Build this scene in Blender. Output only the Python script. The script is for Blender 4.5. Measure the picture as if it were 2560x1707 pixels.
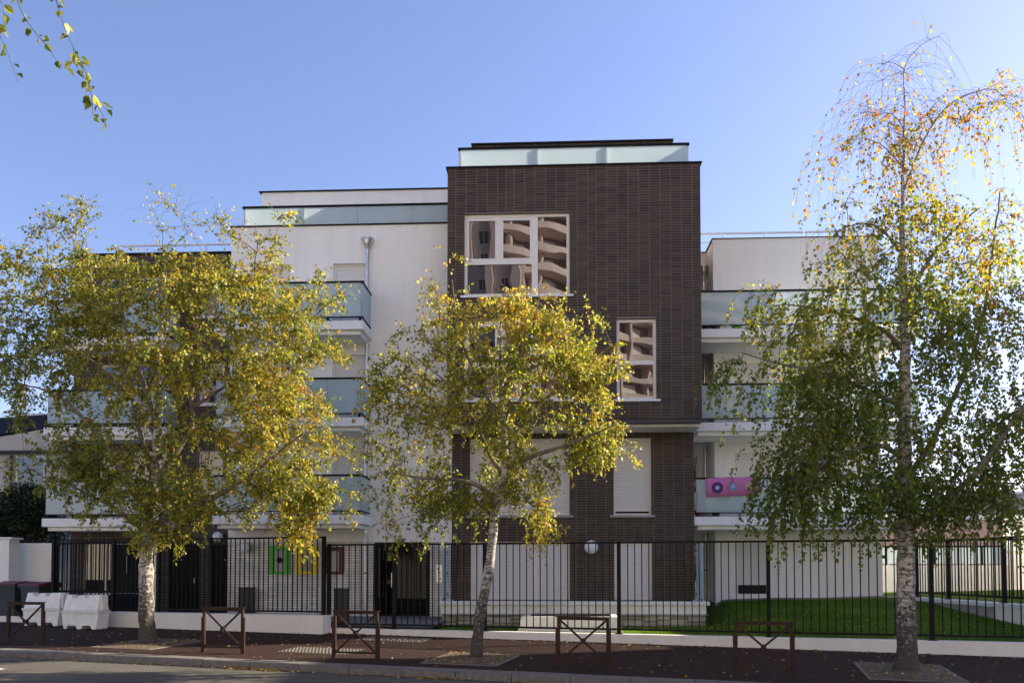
import bpy, math, random
import numpy as np
from mathutils import Matrix, Vector, noise
for o in list(bpy.data.objects): bpy.data.objects.remove(o)
random.seed(7); RNG = np.random.default_rng(11)
SC = bpy.context.scene; COL = SC.collection
R = math.radians

# ------------------------------------------------------------------ camera
F = 2100.; PITCH = R(2.0); YAW = R(2.6); HOR = 1420.; ZC = 1.75      # pixels of the 2560 px wide photograph
SH = HOR - 853.5 - F * math.tan(PITCH)
fw = np.array([-math.sin(YAW)*math.cos(PITCH), math.cos(YAW)*math.cos(PITCH), math.sin(PITCH)])
rt = np.array([math.cos(YAW), math.sin(YAW), 0.]); up = np.cross(rt, fw)
C = np.array([0, 0, ZC])
cd = bpy.data.cameras.new('camera'); cam = bpy.data.objects.new('camera', cd); COL.objects.link(cam)
cd.sensor_width = 36; cd.lens = 36*F/2560; cd.shift_y = SH/2560; cd.clip_start = .1; cd.clip_end = 3000
M = Matrix.Identity(4)
for i in range(3): M[i][0] = rt[i]; M[i][1] = up[i]; M[i][2] = -fw[i]; M[i][3] = C[i]
cam.matrix_world = M; SC.camera = cam

# ------------------------------------------------------------------ light
SUN_AZ = R(21.0)      # from +X towards +Y (to the right and behind the building)
SUN_EL = R(26.5)
w = bpy.data.worlds.new('World'); SC.world = w; w.use_nodes = True
nt = w.node_tree; bg = nt.nodes['Background']
sk = nt.nodes.new('ShaderNodeTexSky'); sk.sky_type = 'NISHITA'; sk.sun_disc = False
sk.sun_elevation = SUN_EL; sk.sun_rotation = math.pi/2 - SUN_AZ
sk.altitude = 0; sk.air_density = 1.0; sk.dust_density = 1.1; sk.ozone_density = 3.0
wb = nt.nodes.new('ShaderNodeMix'); wb.data_type = 'RGBA'; wb.blend_type = 'MULTIPLY'; wb.inputs[0].default_value = 1; wb.inputs[7].default_value = (1.11, .965, 1.07, 1)   # the photograph's white balance
nt.links.new(sk.outputs[0], wb.inputs[6]); nt.links.new(wb.outputs[2], bg.inputs[0]); bg.inputs[1].default_value = 0.099
sl = bpy.data.lights.new('sun', 'SUN'); sl.energy = 5.0; sl.angle = R(.53); sl.color = (1, .89, .72)
sun = bpy.data.objects.new('sun', sl); COL.objects.link(sun)
tosun = Vector((math.cos(SUN_AZ)*math.cos(SUN_EL), math.sin(SUN_AZ)*math.cos(SUN_EL), math.sin(SUN_EL)))
sun.rotation_euler = tosun.to_track_quat('Z', 'Y').to_euler(); sun.location = (30, 20, 40)
SC.view_settings.view_transform = 'Standard'; SC.view_settings.look = 'None'
SC.view_settings.exposure = 1.36; SC.view_settings.gamma = 1
SC.cycles.max_bounces = 8; SC.cycles.transparent_max_bounces = 12

# ------------------------------------------------------------------ survey helpers
def ray(px, py): return rt*(px-1280) + up*(853.5+SH-py) + fw*F
def at(px, py, Y):
    d = ray(px, py); return C + d*(Y/d[1])
A = R(13.0)                                                         # the street runs 13 degrees off the facade
U = np.array([math.cos(A), -math.sin(A), 0.]); V = np.array([math.sin(A), math.cos(A), 0.])
P4 = np.array([0.58212, 15.05104, 0.]); GS = -.0108; G0 = -.03; CS = .02
def zg(u, v):
    return G0 + GS*u + (CS*v if v > 0 else 0)
def S(u, v, z=0.):
    p = P4 + U*u + V*v; return np.array([p[0], p[1], zg(u, v) + z])
def uv(p):
    q = np.array([p[0], p[1], 0])-P4; return q @ U, q @ V
def atv(px, py, v):
    d = ray(px, py); t = ((P4+V*v-C) @ V)/(d @ V); return C + d*t
def depth(px, py, w_):
    d = ray(px, py); return C + d*(w_/F)

# ------------------------------------------------------------------ materials
def new_mat(name):
    m = bpy.data.materials.new(name); m.use_nodes = True
    return m, m.node_tree.nodes, m.node_tree.links, m.node_tree.nodes['Principled BSDF']
def mat(name, col, rough=.7, var=.12, scale=6., metal=0., bump=0., bscale=60., spec=.5, col2=None, coord='Object', detail=6, stretch=None):
    m, N, L, b = new_mat(name)
    b.inputs['Roughness'].default_value = rough; b.inputs['Metallic'].default_value = metal
    b.inputs['Specular IOR Level'].default_value = spec
    if coord == 'World':
        g = N.new('ShaderNodeNewGeometry'); co = g.outputs['Position']
    else:
        t = N.new('ShaderNodeTexCoord'); co = t.outputs[coord]
    if stretch:
        mp = N.new('ShaderNodeMapping'); mp.inputs['Scale'].default_value = stretch; L.new(co, mp.inputs[0]); co = mp.outputs[0]
    n = N.new('ShaderNodeTexNoise'); n.inputs['Scale'].default_value = scale; n.inputs['Detail'].default_value = detail
    n.inputs['Roughness'].default_value = .65
    L.new(co, n.inputs['Vector'])
    r = N.new('ShaderNodeValToRGB'); r.color_ramp.elements[0].position = .3; r.color_ramp.elements[1].position = .7
    c0 = [max(0, c*(1-var)) for c in col]; c1 = list(col2) if col2 else [min(1, c*(1+var)) for c in col]
    r.color_ramp.elements[0].color = (*c0, 1); r.color_ramp.elements[1].color = (*c1, 1)
    L.new(n.outputs['Fac'], r.inputs[0]); L.new(r.outputs[0], b.inputs['Base Color'])
    if bump:
        n2 = N.new('ShaderNodeTexNoise'); n2.inputs['Scale'].default_value = bscale; n2.inputs['Detail'].default_value = 4
        L.new(co, n2.inputs['Vector'])
        bp = N.new('ShaderNodeBump'); bp.inputs['Strength'].default_value = bump; bp.inputs['Distance'].default_value = .01
        L.new(n2.outputs['Fac'], bp.inputs['Height']); L.new(bp.outputs[0], b.inputs['Normal'])
    return m
def piece_mat(name, cols, rough=.5, bump=.15, spec=.5):
    """each brick / tile / stone gets its own tone"""
    m, N, L, b = new_mat(name)
    g = N.new('ShaderNodeNewGeometry'); oi = N.new('ShaderNodeObjectInfo')
    ad = N.new('ShaderNodeMath'); ad.operation = 'ADD'; L.new(g.outputs['Random Per Island'], ad.inputs[0]); L.new(oi.outputs['Random'], ad.inputs[1])
    fr = N.new('ShaderNodeMath'); fr.operation = 'FRACT'; L.new(ad.outputs[0], fr.inputs[0])
    r = N.new('ShaderNodeValToRGB'); r.color_ramp.elements[0].color = (*cols[0], 1); r.color_ramp.elements[1].color = (*cols[-1], 1)
    for i, c in enumerate(cols[1:-1]):
        e = r.color_ramp.elements.new((i+1)/(len(cols)-1)); e.color = (*c, 1)
    n = N.new('ShaderNodeTexNoise'); n.inputs['Scale'].default_value = 1.3; n.inputs['Detail'].default_value = 7
    L.new(g.outputs['Position'], n.inputs['Vector'])
    mr = N.new('ShaderNodeMapRange'); mr.inputs[1].default_value = .3; mr.inputs[2].default_value = .7; mr.inputs[3].default_value = .76; mr.inputs[4].default_value = 1.22
    L.new(n.outputs['Fac'], mr.inputs[0])
    mx = N.new('ShaderNodeMix'); mx.data_type = 'RGBA'; mx.blend_type = 'MULTIPLY'; mx.inputs[0].default_value = 1
    L.new(fr.outputs[0], r.inputs[0]); L.new(r.outputs[0], mx.inputs[6]); L.new(mr.outputs[0], mx.inputs[7])
    L.new(mx.outputs[2], b.inputs['Base Color']); b.inputs['Roughness'].default_value = rough; b.inputs['Specular IOR Level'].default_value = spec
    n2 = N.new('ShaderNodeTexNoise'); n2.inputs['Scale'].default_value = 40; L.new(g.outputs['Position'], n2.inputs['Vector'])
    bp = N.new('ShaderNodeBump'); bp.inputs['Strength'].default_value = bump; bp.inputs['Distance'].default_value = .005
    L.new(n2.outputs['Fac'], bp.inputs['Height']); L.new(bp.outputs[0], b.inputs['Normal'])
    return m
def render_mat(name, col):
    """painted render: faint run-off streaks and blotches"""
    m, N, L, b = new_mat(name)
    g = N.new('ShaderNodeNewGeometry'); mp = N.new('ShaderNodeMapping'); mp.inputs['Scale'].default_value = (5, 5, .35)
    L.new(g.outputs['Position'], mp.inputs[0])
    n = N.new('ShaderNodeTexNoise'); n.inputs['Scale'].default_value = 1.; n.inputs['Detail'].default_value = 8; L.new(mp.outputs[0], n.inputs['Vector'])
    n2 = N.new('ShaderNodeTexNoise'); n2.inputs['Scale'].default_value = .7; n2.inputs['Detail'].default_value = 5; L.new(g.outputs['Position'], n2.inputs['Vector'])
    ad = N.new('ShaderNodeMath'); L.new(n.outputs['Fac'], ad.inputs[0]); L.new(n2.outputs['Fac'], ad.inputs[1])
    r = N.new('ShaderNodeValToRGB'); r.color_ramp.elements[0].position = .35; r.color_ramp.elements[1].position = .62
    ad.operation = 'MULTIPLY_ADD'; ad.inputs[1].default_value = .5
    ad2 = N.new('ShaderNodeMath'); ad2.operation = 'MULTIPLY'; ad2.inputs[1].default_value = .5; L.new(n2.outputs['Fac'], ad2.inputs[0])
    for l in list(ad.inputs[1].links): L.remove(l)
    L.new(ad2.outputs[0], ad.inputs[2])
    r.color_ramp.elements[0].color = (*[c*.93 for c in col], 1); r.color_ramp.elements[1].color = (*[min(1, c*1.03) for c in col], 1)
    L.new(ad.outputs[0], r.inputs[0]); L.new(r.outputs[0], b.inputs['Base Color']); b.inputs['Roughness'].default_value = .85
    n3 = N.new('ShaderNodeTexNoise'); n3.inputs['Scale'].default_value = 90; L.new(g.outputs['Position'], n3.inputs['Vector'])
    bp = N.new('ShaderNodeBump'); bp.inputs['Strength'].default_value = .25; bp.inputs['Distance'].default_value = .004
    L.new(n3.outputs['Fac'], bp.inputs['Height']); L.new(bp.outputs[0], b.inputs['Normal'])
    return m
def glass_mat(name, col, ior=2.0, wob=.004):
    m, N, L, b = new_mat(name)
    b.inputs['Base Color'].default_value = (*col, 1); b.inputs['Roughness'].default_value = .0; b.inputs['IOR'].default_value = ior
    g = N.new('ShaderNodeNewGeometry'); n = N.new('ShaderNodeTexNoise'); n.inputs['Scale'].default_value = 1.1; n.inputs['Detail'].default_value = 1
    L.new(g.outputs['Position'], n.inputs['Vector'])
    bp = N.new('ShaderNodeBump'); bp.inputs['Strength'].default_value = wob; bp.inputs['Distance'].default_value = .3
    L.new(n.outputs['Fac'], bp.inputs['Height']); L.new(bp.outputs[0], b.inputs['Normal'])
    return m
def frosted_mat(name, col):
    m, N, L, b = new_mat(name)
    out = N['Material Output']
    b.inputs['Base Color'].default_value = (*col, 1); b.inputs['Roughness'].default_value = .04; b.inputs['IOR'].default_value = 1.75
    tr = N.new('ShaderNodeBsdfTranslucent'); tr.inputs[0].default_value = (.80, .86, .86, 1)
    g = N.new('ShaderNodeNewGeometry'); n = N.new('ShaderNodeTexNoise'); n.inputs['Scale'].default_value = .8; n.inputs['Detail'].default_value = 5
    L.new(g.outputs['Position'], n.inputs['Vector'])
    mr = N.new('ShaderNodeMapRange'); mr.inputs[3].default_value = .50; mr.inputs[4].default_value = .62; L.new(n.outputs['Fac'], mr.inputs[0])
    mx = N.new('ShaderNodeMixShader'); L.new(mr.outputs[0], mx.inputs[0])
    L.new(b.outputs[0], mx.inputs[1]); L.new(tr.outputs[0], mx.inputs[2]); L.new(mx.outputs[0], out.inputs[0])
    return m
def bark_mat(name):
    m, N, L, b = new_mat(name)
    t = N.new('ShaderNodeTexCoord'); mp = N.new('ShaderNodeMapping'); mp.inputs['Scale'].default_value = (4, 4, 34)
    L.new(t.outputs['Object'], mp.inputs[0])
    n = N.new('ShaderNodeTexNoise'); n.inputs['Scale'].default_value = 1.; n.inputs['Detail'].default_value = 6; n.inputs['Roughness'].default_value = .7
    L.new(mp.outputs[0], n.inputs['Vector'])
    n2 = N.new('ShaderNodeTexNoise'); n2.inputs['Scale'].default_value = 16; n2.inputs['Detail'].default_value = 8; n2.inputs['Roughness'].default_value = .75
    L.new(t.outputs['Object'], n2.inputs['Vector'])
    sx = N.new('ShaderNodeSeparateXYZ'); L.new(t.outputs['Object'], sx.inputs[0])
    hz = N.new('ShaderNodeMapRange'); hz.inputs[1].default_value = .0; hz.inputs[2].default_value = 1.7; hz.inputs[3].default_value = .21; hz.inputs[4].default_value = -.02
    L.new(sx.outputs['Z'], hz.inputs[0])
    a1 = N.new('ShaderNodeMath'); L.new(n2.outputs['Fac'], a1.inputs[0]); L.new(hz.outputs[0], a1.inputs[1])
    k1 = N.new('ShaderNodeMapRange'); k1.inputs[1].default_value = .51; k1.inputs[2].default_value = .60; L.new(a1.outputs[0], k1.inputs[0])   # rough dark plates
    k2 = N.new('ShaderNodeMapRange'); k2.inputs[1].default_value = .54; k2.inputs[2].default_value = .62; L.new(n.outputs['Fac'], k2.inputs[0])  # lenticels
    mx = N.new('ShaderNodeMath'); mx.operation = 'MAXIMUM'; L.new(k1.outputs[0], mx.inputs[0]); L.new(k2.outputs[0], mx.inputs[1])
    r = N.new('ShaderNodeValToRGB'); r.color_ramp.elements[0].color = (.50, .45, .38, 1); r.color_ramp.elements[1].color = (.055, .042, .03, 1)
    L.new(mx.outputs[0], r.inputs[0]); L.new(r.outputs[0], b.inputs['Base Color']); b.inputs['Roughness'].default_value = .75
    bp = N.new('ShaderNodeBump'); bp.inputs['Strength'].default_value = .9; bp.inputs['Distance'].default_value = .02; bp.invert = True
    L.new(mx.outputs[0], bp.inputs['Height']); L.new(bp.outputs[0], b.inputs['Normal'])
    return m
def leaf_mat(name, stops, trans=.42, spec=.4):
    m, N, L, b = new_mat(name); out = N['Material Output']
    at_ = N.new('ShaderNodeAttribute'); at_.attribute_name = 'tone'
    r = N.new('ShaderNodeValToRGB')
    r.color_ramp.elements[0].position = stops[0][0]; r.color_ramp.elements[0].color = (*stops[0][1], 1)
    r.color_ramp.elements[1].position = stops[-1][0]; r.color_ramp.elements[1].color = (*stops[-1][1], 1)
    for p, c in stops[1:-1]: r.color_ramp.elements.new(p).color = (*c, 1)
    L.new(at_.outputs['Fac'], r.inputs[0]); L.new(r.outputs[0], b.inputs['Base Color'])
    b.inputs['Roughness'].default_value = .38; b.inputs['Specular IOR Level'].default_value = spec
    tr = N.new('ShaderNodeBsdfTranslucent'); hs = N.new('ShaderNodeHueSaturation'); hs.inputs['Value'].default_value = 1.9; hs.inputs['Saturation'].default_value = 1.0
    L.new(r.outputs[0], hs.inputs['Color']); L.new(hs.outputs[0], tr.inputs[0])
    mx = N.new('ShaderNodeMixShader'); mx.inputs[0].default_value = trans
    L.new(b.outputs[0], mx.inputs[1]); L.new(tr.outputs[0], mx.inputs[2]); L.new(mx.outputs[0], out.inputs[0])
    return m
def asphalt_mat(name, c0, c1, c2):
    m, N, L, b = new_mat(name)
    g = N.new('ShaderNodeNewGeometry')
    n = N.new('ShaderNodeTexNoise'); n.inputs['Scale'].default_value = .7; n.inputs['Detail'].default_value = 9; n.inputs['Roughness'].default_value = .7
    v = N.new('ShaderNodeTexVoronoi'); v.inputs['Scale'].default_value = 75
    n2 = N.new('ShaderNodeTexNoise'); n2.inputs['Scale'].default_value = 110; n2.inputs['Detail'].default_value = 2
    for q in (n, v, n2): L.new(g.outputs['Position'], q.inputs['Vector'])
    r = N.new('ShaderNodeValToRGB'); r.color_ramp.elements[0].position = .32; r.color_ramp.elements[1].position = .68
    r.color_ramp.elements[0].color = (*c0, 1); r.color_ramp.elements[1].color = (*c1, 1); L.new(n.outputs['Fac'], r.inputs[0])
    k = N.new('ShaderNodeMapRange'); k.inputs[1].default_value = .5; k.inputs[2].default_value = .75; L.new(n2.outputs['Fac'], k.inputs[0])
    mx = N.new('ShaderNodeMix'); mx.data_type = 'RGBA'; L.new(k.outputs[0], mx.inputs[0]); L.new(r.outputs[0], mx.inputs[6]); mx.inputs[7].default_value = (*c2, 1)
    L.new(mx.outputs[2], b.inputs['Base Color']); b.inputs['Roughness'].default_value = .9; b.inputs['Specular IOR Level'].default_value = .12
    bp = N.new('ShaderNodeBump'); bp.inputs['Strength'].default_value = .55; bp.inputs['Distance'].default_value = .006
    L.new(v.outputs['Distance'], bp.inputs['Height']); L.new(bp.outputs[0], b.inputs['Normal'])
    return m

MT = dict(
    render=render_mat('white_render', (.86, .84, .775)),
    slabw=render_mat('balcony_white', (.86, .87, .84)),
    soffit=mat('soffit_grey', (.07, .07, .07), .8, .08, 3),
    concrete=mat('concrete', (.36, .345, .32), .85, .18, 4, bump=.3),
    mortar=mat('mortar', (.185, .165, .145), .9, .12, 8, coord='World'),
    brick=piece_mat('brown_brick', [(.040, .027, .019), (.055, .037, .027), (.060, .041, .029), (.080, .055, .039)], .55, spec=.25),
    wtile=piece_mat('white_brick', [(.60, .57, .52), (.68, .65, .60), (.73, .70, .65)], .35),
    dmortar=mat('dark_mortar', (.12, .11, .105), .9, .1, 8, coord='World'),
    metal=mat('black_metal', (.008, .0075, .007), .5, .2, 5, bump=.05, spec=.15),
    dgrey=mat('dark_grey_metal', (.022, .023, .026), .5, .15, 4),
    rust=mat('brown_painted_steel', (.028, .0115, .007), .55, .35, 14, bump=.2, col2=(.052, .022, .013), spec=.2),
    zinc=mat('zinc', (.52, .54, .56), .28, .15, 7, metal=.85),
    frame=mat('window_frame', (.76, .72, .66), .4, .04, 4),
    shutter=mat('shutter', (.74, .72, .68), .45, .04, 3),
    pane=glass_mat('window_glass', (.030, .027, .026), 1.95, .008),
    dpane=glass_mat('door_glass', (.006, .006, .006), 1.24),
    frost=frosted_mat('frosted_glass', (.60, .735, .755)),
    coping=mat('coping_white', (.78, .78, .78), .6, .06, 3),
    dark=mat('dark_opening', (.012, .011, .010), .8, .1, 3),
    black=mat('black_door', (.004, .004, .0045), .5, .2, 3, spec=.15),
    globe=mat('opal_globe', (.82, .83, .85), .12, .02, 2),
    ground=mat('ground', (.05, .045, .04), .9, .2, 1),
    road=asphalt_mat('road_asphalt', (.075, .068, .055), (.112, .101, .082), (.19, .172, .14)),
    pave=asphalt_mat('red_asphalt', (.029, .0155, .012), (.041, .0215, .017), (.062, .035, .028)),
    kerb=mat('kerb_granite', (.145, .128, .105), .85, .3, 9, bump=.5, bscale=80, coord='World', detail=10),
    soil=mat('soil', (.10, .068, .038), .95, .4, 14, bump=1., bscale=35, coord='World', col2=(.16, .115, .07)),
    court=mat('courtyard_paving', (.17, .165, .155), .85, .15, 2, bump=.2, coord='World'),
    grassm=mat('turf', (.060, .105, .010), .95, .35, 5, coord='World', bump=.5, spec=.05),
    stone=piece_mat('rubble_stone', [(.30, .26, .19), (.40, .36, .27), (.47, .43, .35)], .9, .6),
    bark=bark_mat('birch_bark'),
    limb=mat('limb_bark', (.13, .095, .07), .8, .4, 9, bump=.4, bscale=30, col2=(.26, .21, .17)),
    twig=mat('twig', (.075, .048, .032), .7, .3, 20),
    plastic=mat('white_plastic', (.80, .785, .73), .45, .14, 3, bump=.1, bscale=8),
    binm=mat('bin_grey', (.030, .034, .040), .5, .15, 4),
    lid=mat('bin_lid', (.10, .012, .022), .45, .15, 4),
    slate=mat('slate_roof', (.022, .023, .028), .8, .3, 12, coord='World', bump=.5, bscale=25, spec=.15),
    oldwall=mat('old_render', (.50, .47, .42), .9, .18, 2, coord='World', bump=.3),
    pinkwall=mat('pink_wall', (.44, .30, .26), .9, .12, 1.5, coord='World'),
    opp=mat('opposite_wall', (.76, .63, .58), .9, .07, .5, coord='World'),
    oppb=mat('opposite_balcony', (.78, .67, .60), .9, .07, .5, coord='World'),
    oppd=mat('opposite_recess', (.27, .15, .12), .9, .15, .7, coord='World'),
    paint=mat('road_paint', (.72, .72, .70), .7, .15, 9, coord='World'),
)
def plain(name, col, rough=.5): 
    return mat(name, col, rough, .06, 5)

# ------------------------------------------------------------------ mesh helpers
ORG = {}
class MB:
    def __init__(s): s.v = []; s.f = []
    def add(s, vs, fs):
        k = len(s.v); s.v += [tuple(map(float, p)) for p in vs]; s.f += [tuple(i+k for i in f) for f in fs]; return s
    def box(s, x0, x1, y0, y1, z0, z1, skip=''):
        vs = [(x, y, z) for z in (z0, z1) for y in (y0, y1) for x in (x0, x1)]
        fs = [(0, 2, 3, 1), (4, 5, 7, 6), (0, 1, 5, 4), (2, 6, 7, 3), (0, 4, 6, 2), (1, 3, 7, 5)]
        if 'b' in skip: fs.pop(3)
        return s.add(vs, fs)
    def bar(s, a, b, wx, wz, upv=(0, 0, 1)):
        """rectangular bar from a to b; wx across, wz along upv"""
        a = np.array(a, float); b = np.array(b, float); d = b-a; d /= np.linalg.norm(d)
        x = np.cross(d, upv); n = np.linalg.norm(x)
        if n < 1e-5: x = np.array([1., 0, 0])
        else: x /= n
        z = np.cross(x, d); x = x*wx/2; z = z*wz/2
        vs = [p + sx*x + sz*z for p in (a, b) for sx, sz in ((-1, -1), (1, -1), (1, 1), (-1, 1))]
        return s.add(vs, [(0, 3, 2, 1), (4, 5, 6, 7), (0, 1, 5, 4), (1, 2, 6, 5), (2, 3, 7, 6), (3, 0, 4, 7)])
    def prism(s, poly, axis, a, b):
        """extrude a 2-D polygon along axis 0/1/2 between a and b"""
        n = len(poly); vs = []
        for t in (a, b):
            for p in poly:
                q = list(p); q.insert(axis, t); vs.append(q)
        return s.add(vs, [tuple(range(n))[::-1], tuple(range(n, 2*n))] + [(i, (i+1) % n, n+(i+1) % n, n+i) for i in range(n)])
    def tube(s, pts, rad, n=8, cap=True, jit=0.):
        pts = [np.array(p, float) for p in pts]; k0 = len(s.v); ref = np.array([.31, .83, .46])
        for i, p in enumerate(pts):
            d = pts[min(i+1, len(pts)-1)]-pts[max(i-1, 0)]; d = d/(np.linalg.norm(d)+1e-9)
            if i == 0 and abs(d @ ref) > .9: ref = np.array([.9, .1, .3])
            x = np.cross(d, ref); x /= np.linalg.norm(x); y = np.cross(d, x)
            r = rad[i] if hasattr(rad, '__len__') else rad
            for j in range(n):
                t = 2*math.pi*j/n; q = r*(1+jit*(random.random()-.5))
                s.v.append(tuple(p + q*(math.cos(t)*x+math.sin(t)*y)))
        for i in range(len(pts)-1):
            for j in range(n):
                s.f.append((k0+i*n+j, k0+i*n+(j+1) % n, k0+(i+1)*n+(j+1) % n, k0+(i+1)*n+j))
        if cap:
            s.f.append(tuple(k0+j for j in range(n))[::-1]); s.f.append(tuple(k0+(len(pts)-1)*n+j for j in range(n)))
        return s
    def lathe(s, prof, c, n=20, axis=2):
        """prof: (r, h) pairs turned round an axis through c"""
        k0 = len(s.v); c = np.array(c, float)
        for r, h in prof:
            for j in range(n):
                t = 2*math.pi*j/n; q = [r*math.cos(t), r*math.sin(t)]; q.insert(axis, h); s.v.append(tuple(c+np.array(q)))
        for i in range(len(prof)-1):
            for j in range(n): s.f.append((k0+i*n+j, k0+i*n+(j+1) % n, k0+(i+1)*n+(j+1) % n, k0+(i+1)*n+j))
        return s
    def build(s, name, m, parent=None, smooth=False, local=False, bevel=0.):
        v = np.array(s.v, float)
        if local: c = np.zeros(3)
        else:
            lo, hi = v.min(0), v.max(0); c = np.array([(lo[0]+hi[0])/2, (lo[1]+hi[1])/2, lo[2]])
        me = bpy.data.meshes.new(name); me.from_pydata((v-c).tolist(), [], s.f)
        if m is not None: me.materials.append(m)
        if smooth: me.shade_smooth()
        o = bpy.data.objects.new(name, me); COL.objects.link(o)
        place(o, c, parent, local)
        if bevel:
            b = o.modifiers.new('bevel', 'BEVEL'); b.width = bevel; b.segments = 2; b.limit_method = 'ANGLE'
        return o
def place(o, c, parent=None, local=False):
    if parent is not None:
        o.parent = parent
        o.location = Vector(c) if local else Vector(np.array(c)-ORG[parent.name])
        if not local: ORG[o.name] = np.array(c, float)
    else:
        o.location = Vector(c); ORG[o.name] = np.array(c, float)
def empty(name, loc, rz=0):
    o = bpy.data.objects.new(name, None); COL.objects.link(o); o.location = Vector(loc); o.rotation_euler.z = rz
    o.empty_display_size = .2; ORG[o.name] = np.array(loc, float); return o
def tag(o, label=None, cat=None, group=None, kind=None):
    if label: o['label'] = label
    if cat: o['category'] = cat
    if group: o['group'] = group
    if kind: o['kind'] = kind
    return o
def copy_tree(o, parent=None):
    c = o.copy(); COL.objects.link(c); c.parent = parent
    for ch in o.children: copy_tree(ch, c)
    return c
def raw_mesh(name, V_, F_, m, tone=None, smooth=False):
    """fast mesh from numpy arrays; F_ has a fixed number of corners"""
    me = bpy.data.meshes.new(name); n, k = F_.shape
    me.vertices.add(len(V_)); me.vertices.foreach_set('co', V_.astype(np.float32).ravel())
    me.loops.add(n*k); me.loops.foreach_set('vertex_index', F_.astype(np.int32).ravel())
    me.polygons.add(n); me.polygons.foreach_set('loop_start', np.arange(0, n*k, k, dtype=np.int32))
    me.polygons.foreach_set('loop_total', np.full(n, k, dtype=np.int32))
    me.update(calc_edges=True)
    if tone is not None:
        a = me.attributes.new('tone', 'FLOAT', 'POINT'); a.data.foreach_set('value', tone.astype(np.float32))
    me.materials.append(m)
    if smooth: me.shade_smooth()
    return me
def link_mesh(name, me, parent, c):
    o = bpy.data.objects.new(name, me); COL.objects.link(o); place(o, c, parent); return o

# ================================================================== GROUND, ROAD, PAVEMENT
def strip(name, v0, v1, zf, m, u0=-45, u1=40, nu=60, nv=6):
    us = np.linspace(u0, u1, nu); vs = np.linspace(v0, v1, nv); b = MB()
    vv = []
    for u in us:
        for v in vs:
            p = P4+U*u+V*v; vv.append((p[0], p[1], zf(u, v)))
    ff = [(i*nv+j, (i+1)*nv+j, (i+1)*nv+j+1, i*nv+j+1) for i in range(nu-1) for j in range(nv-1)]
    b.add(vv, ff); o = b.build(name, m); tag(o, kind='structure'); return o
g = MB().add([(-900, -900, -1.2), (900, -900, -1.2), (900, 900, -1.2), (-900, 900, -1.2)], [(0, 1, 2, 3)]).build('ground', MT['ground']); tag(g, kind='structure')
KB, KF, KH = -.78, -1.16, .135
strip('pavement', KB, 4.7, lambda u, v: zg(u, v), MT['pave'])
strip('road', KF-7.6, KF+.05, lambda u, v: G0+GS*u-KH + .012*min(v-(KF-7.6), KF-v)*1.0, MT['road'], nv=14)
strip('pavement', KF-7.6-.3-7, KF-7.6-.3, lambda u, v: G0+GS*u, MT['pave'])
def kerb_row(v0, v1, u0, u1, ln, label_):
    root = strip('kerb', v0+.02, v1-.02, lambda u, v: G0+GS*u-.012, MT['kerb'], u0, u1, 40, 2)
    u = u0
    while u < u1-.2:
        ub = min(u+ln, u1); gp = .006; b = MB(); n0 = G0+GS*u; n1 = G0+GS*ub; jz = random.uniform(-.004, .004)
        vs = []
        for uu, n in ((u+gp, n0), (ub-gp, n1)):
            prof = [(v0, n-.16), (v0+.012, n-.03), (v0+.045, n+.002), (v1, n+.004), (v1, n-.16)]
            for v, z in prof:
                p = P4+U*uu+V*v; vs.append((p[0], p[1], z+jz))
        fs = [(4, 3, 2, 1, 0), (5, 6, 7, 8, 9)] + [(i, i+1, i+6, i+5) for i in range(4)]
        b.add(vs, fs); b.build('kerb_stone', MT['kerb'], root); u = ub
kerb_row(KF, KB, -28, 14, 1.0, '')
kerb_row(KF-7.6, KF-7.6-.3, -28, 14, 6.0, '')
# white road line at the bottom left corner
b = MB()
c0 = S(-13.2, KF-1.9, 0); b.add([S(u, v)*[1, 1, 0]+[0, 0, G0+GS*u-KH+.012*min(v-(KF-7.6), KF-v)+.006] for u, v in ((-13.5, -2.3), (-9.9, -2.75), (-9.9, -2.9), (-13.5, -2.45))], [(0, 3, 2, 1)])
tag(b.build('road_marking', MT['paint']), kind='structure')

# courtyard paving and lawn behind the fence wall
def yfence(X):          # Y of the fence line at X
    return P4[1] + (4.5-(X-P4[0])*math.sin(A))/math.cos(A)
b = MB(); vv = []; ff = []; xs = np.linspace(-22, -2.9, 24)
for X in xs: vv += [(X, yfence(X)+.1, .30), (X, 27.5, .36)]
ff = [(2*i, 2*i+2, 2*i+3, 2*i+1) for i in range(len(xs)-1)]
tag(b.add(vv, ff).build('courtyard', MT['court']), kind='structure')
def sst(a, b_, x): t = min(1, max(0, (x-a)/(b_-a))); return t*t*(3-2*t)
def zlawn(X, Y):
    t = max(0, Y-yfence(X)-.3); s = -.012 + .096*sst(4.25, 5.35, X); return .20 + s*t + .012*math.sin(X*2.1)*math.cos(Y*1.7)
xs = np.linspace(-2.9, 16, 60); vv = []; ff = []; NY = 26
for X in xs:
    for j in range(NY):
        Y = yfence(X)+.12 + (27-yfence(X))*j/(NY-1); vv.append((X, Y, zlawn(X, Y)))
ff = [(i*NY+j, (i+1)*NY+j, (i+1)*NY+j+1, i*NY+j+1) for i in range(len(xs)-1) for j in range(NY-1)]
tag(MB().add(vv, ff).build('lawn', MT['grassm'], smooth=True), kind='structure')
vv = []; xs_ = np.linspace(5.0, 10.6, 24)
for X in xs_: vv += [(X, 25.62, zlawn(X, 25.62)+.012), (X, 26.02, zlawn(X, 26.02)+.02)]
tag(MB().add(vv, [(2*i, 2*i+2, 2*i+3, 2*i+1) for i in range(len(xs_)-1)]).build('gravel_strip', mat('gravel', (.20, .17, .13), .95, .5, 60, bump=1., bscale=90, coord='World', col2=(.34, .30, .24))), kind='structure')
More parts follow.
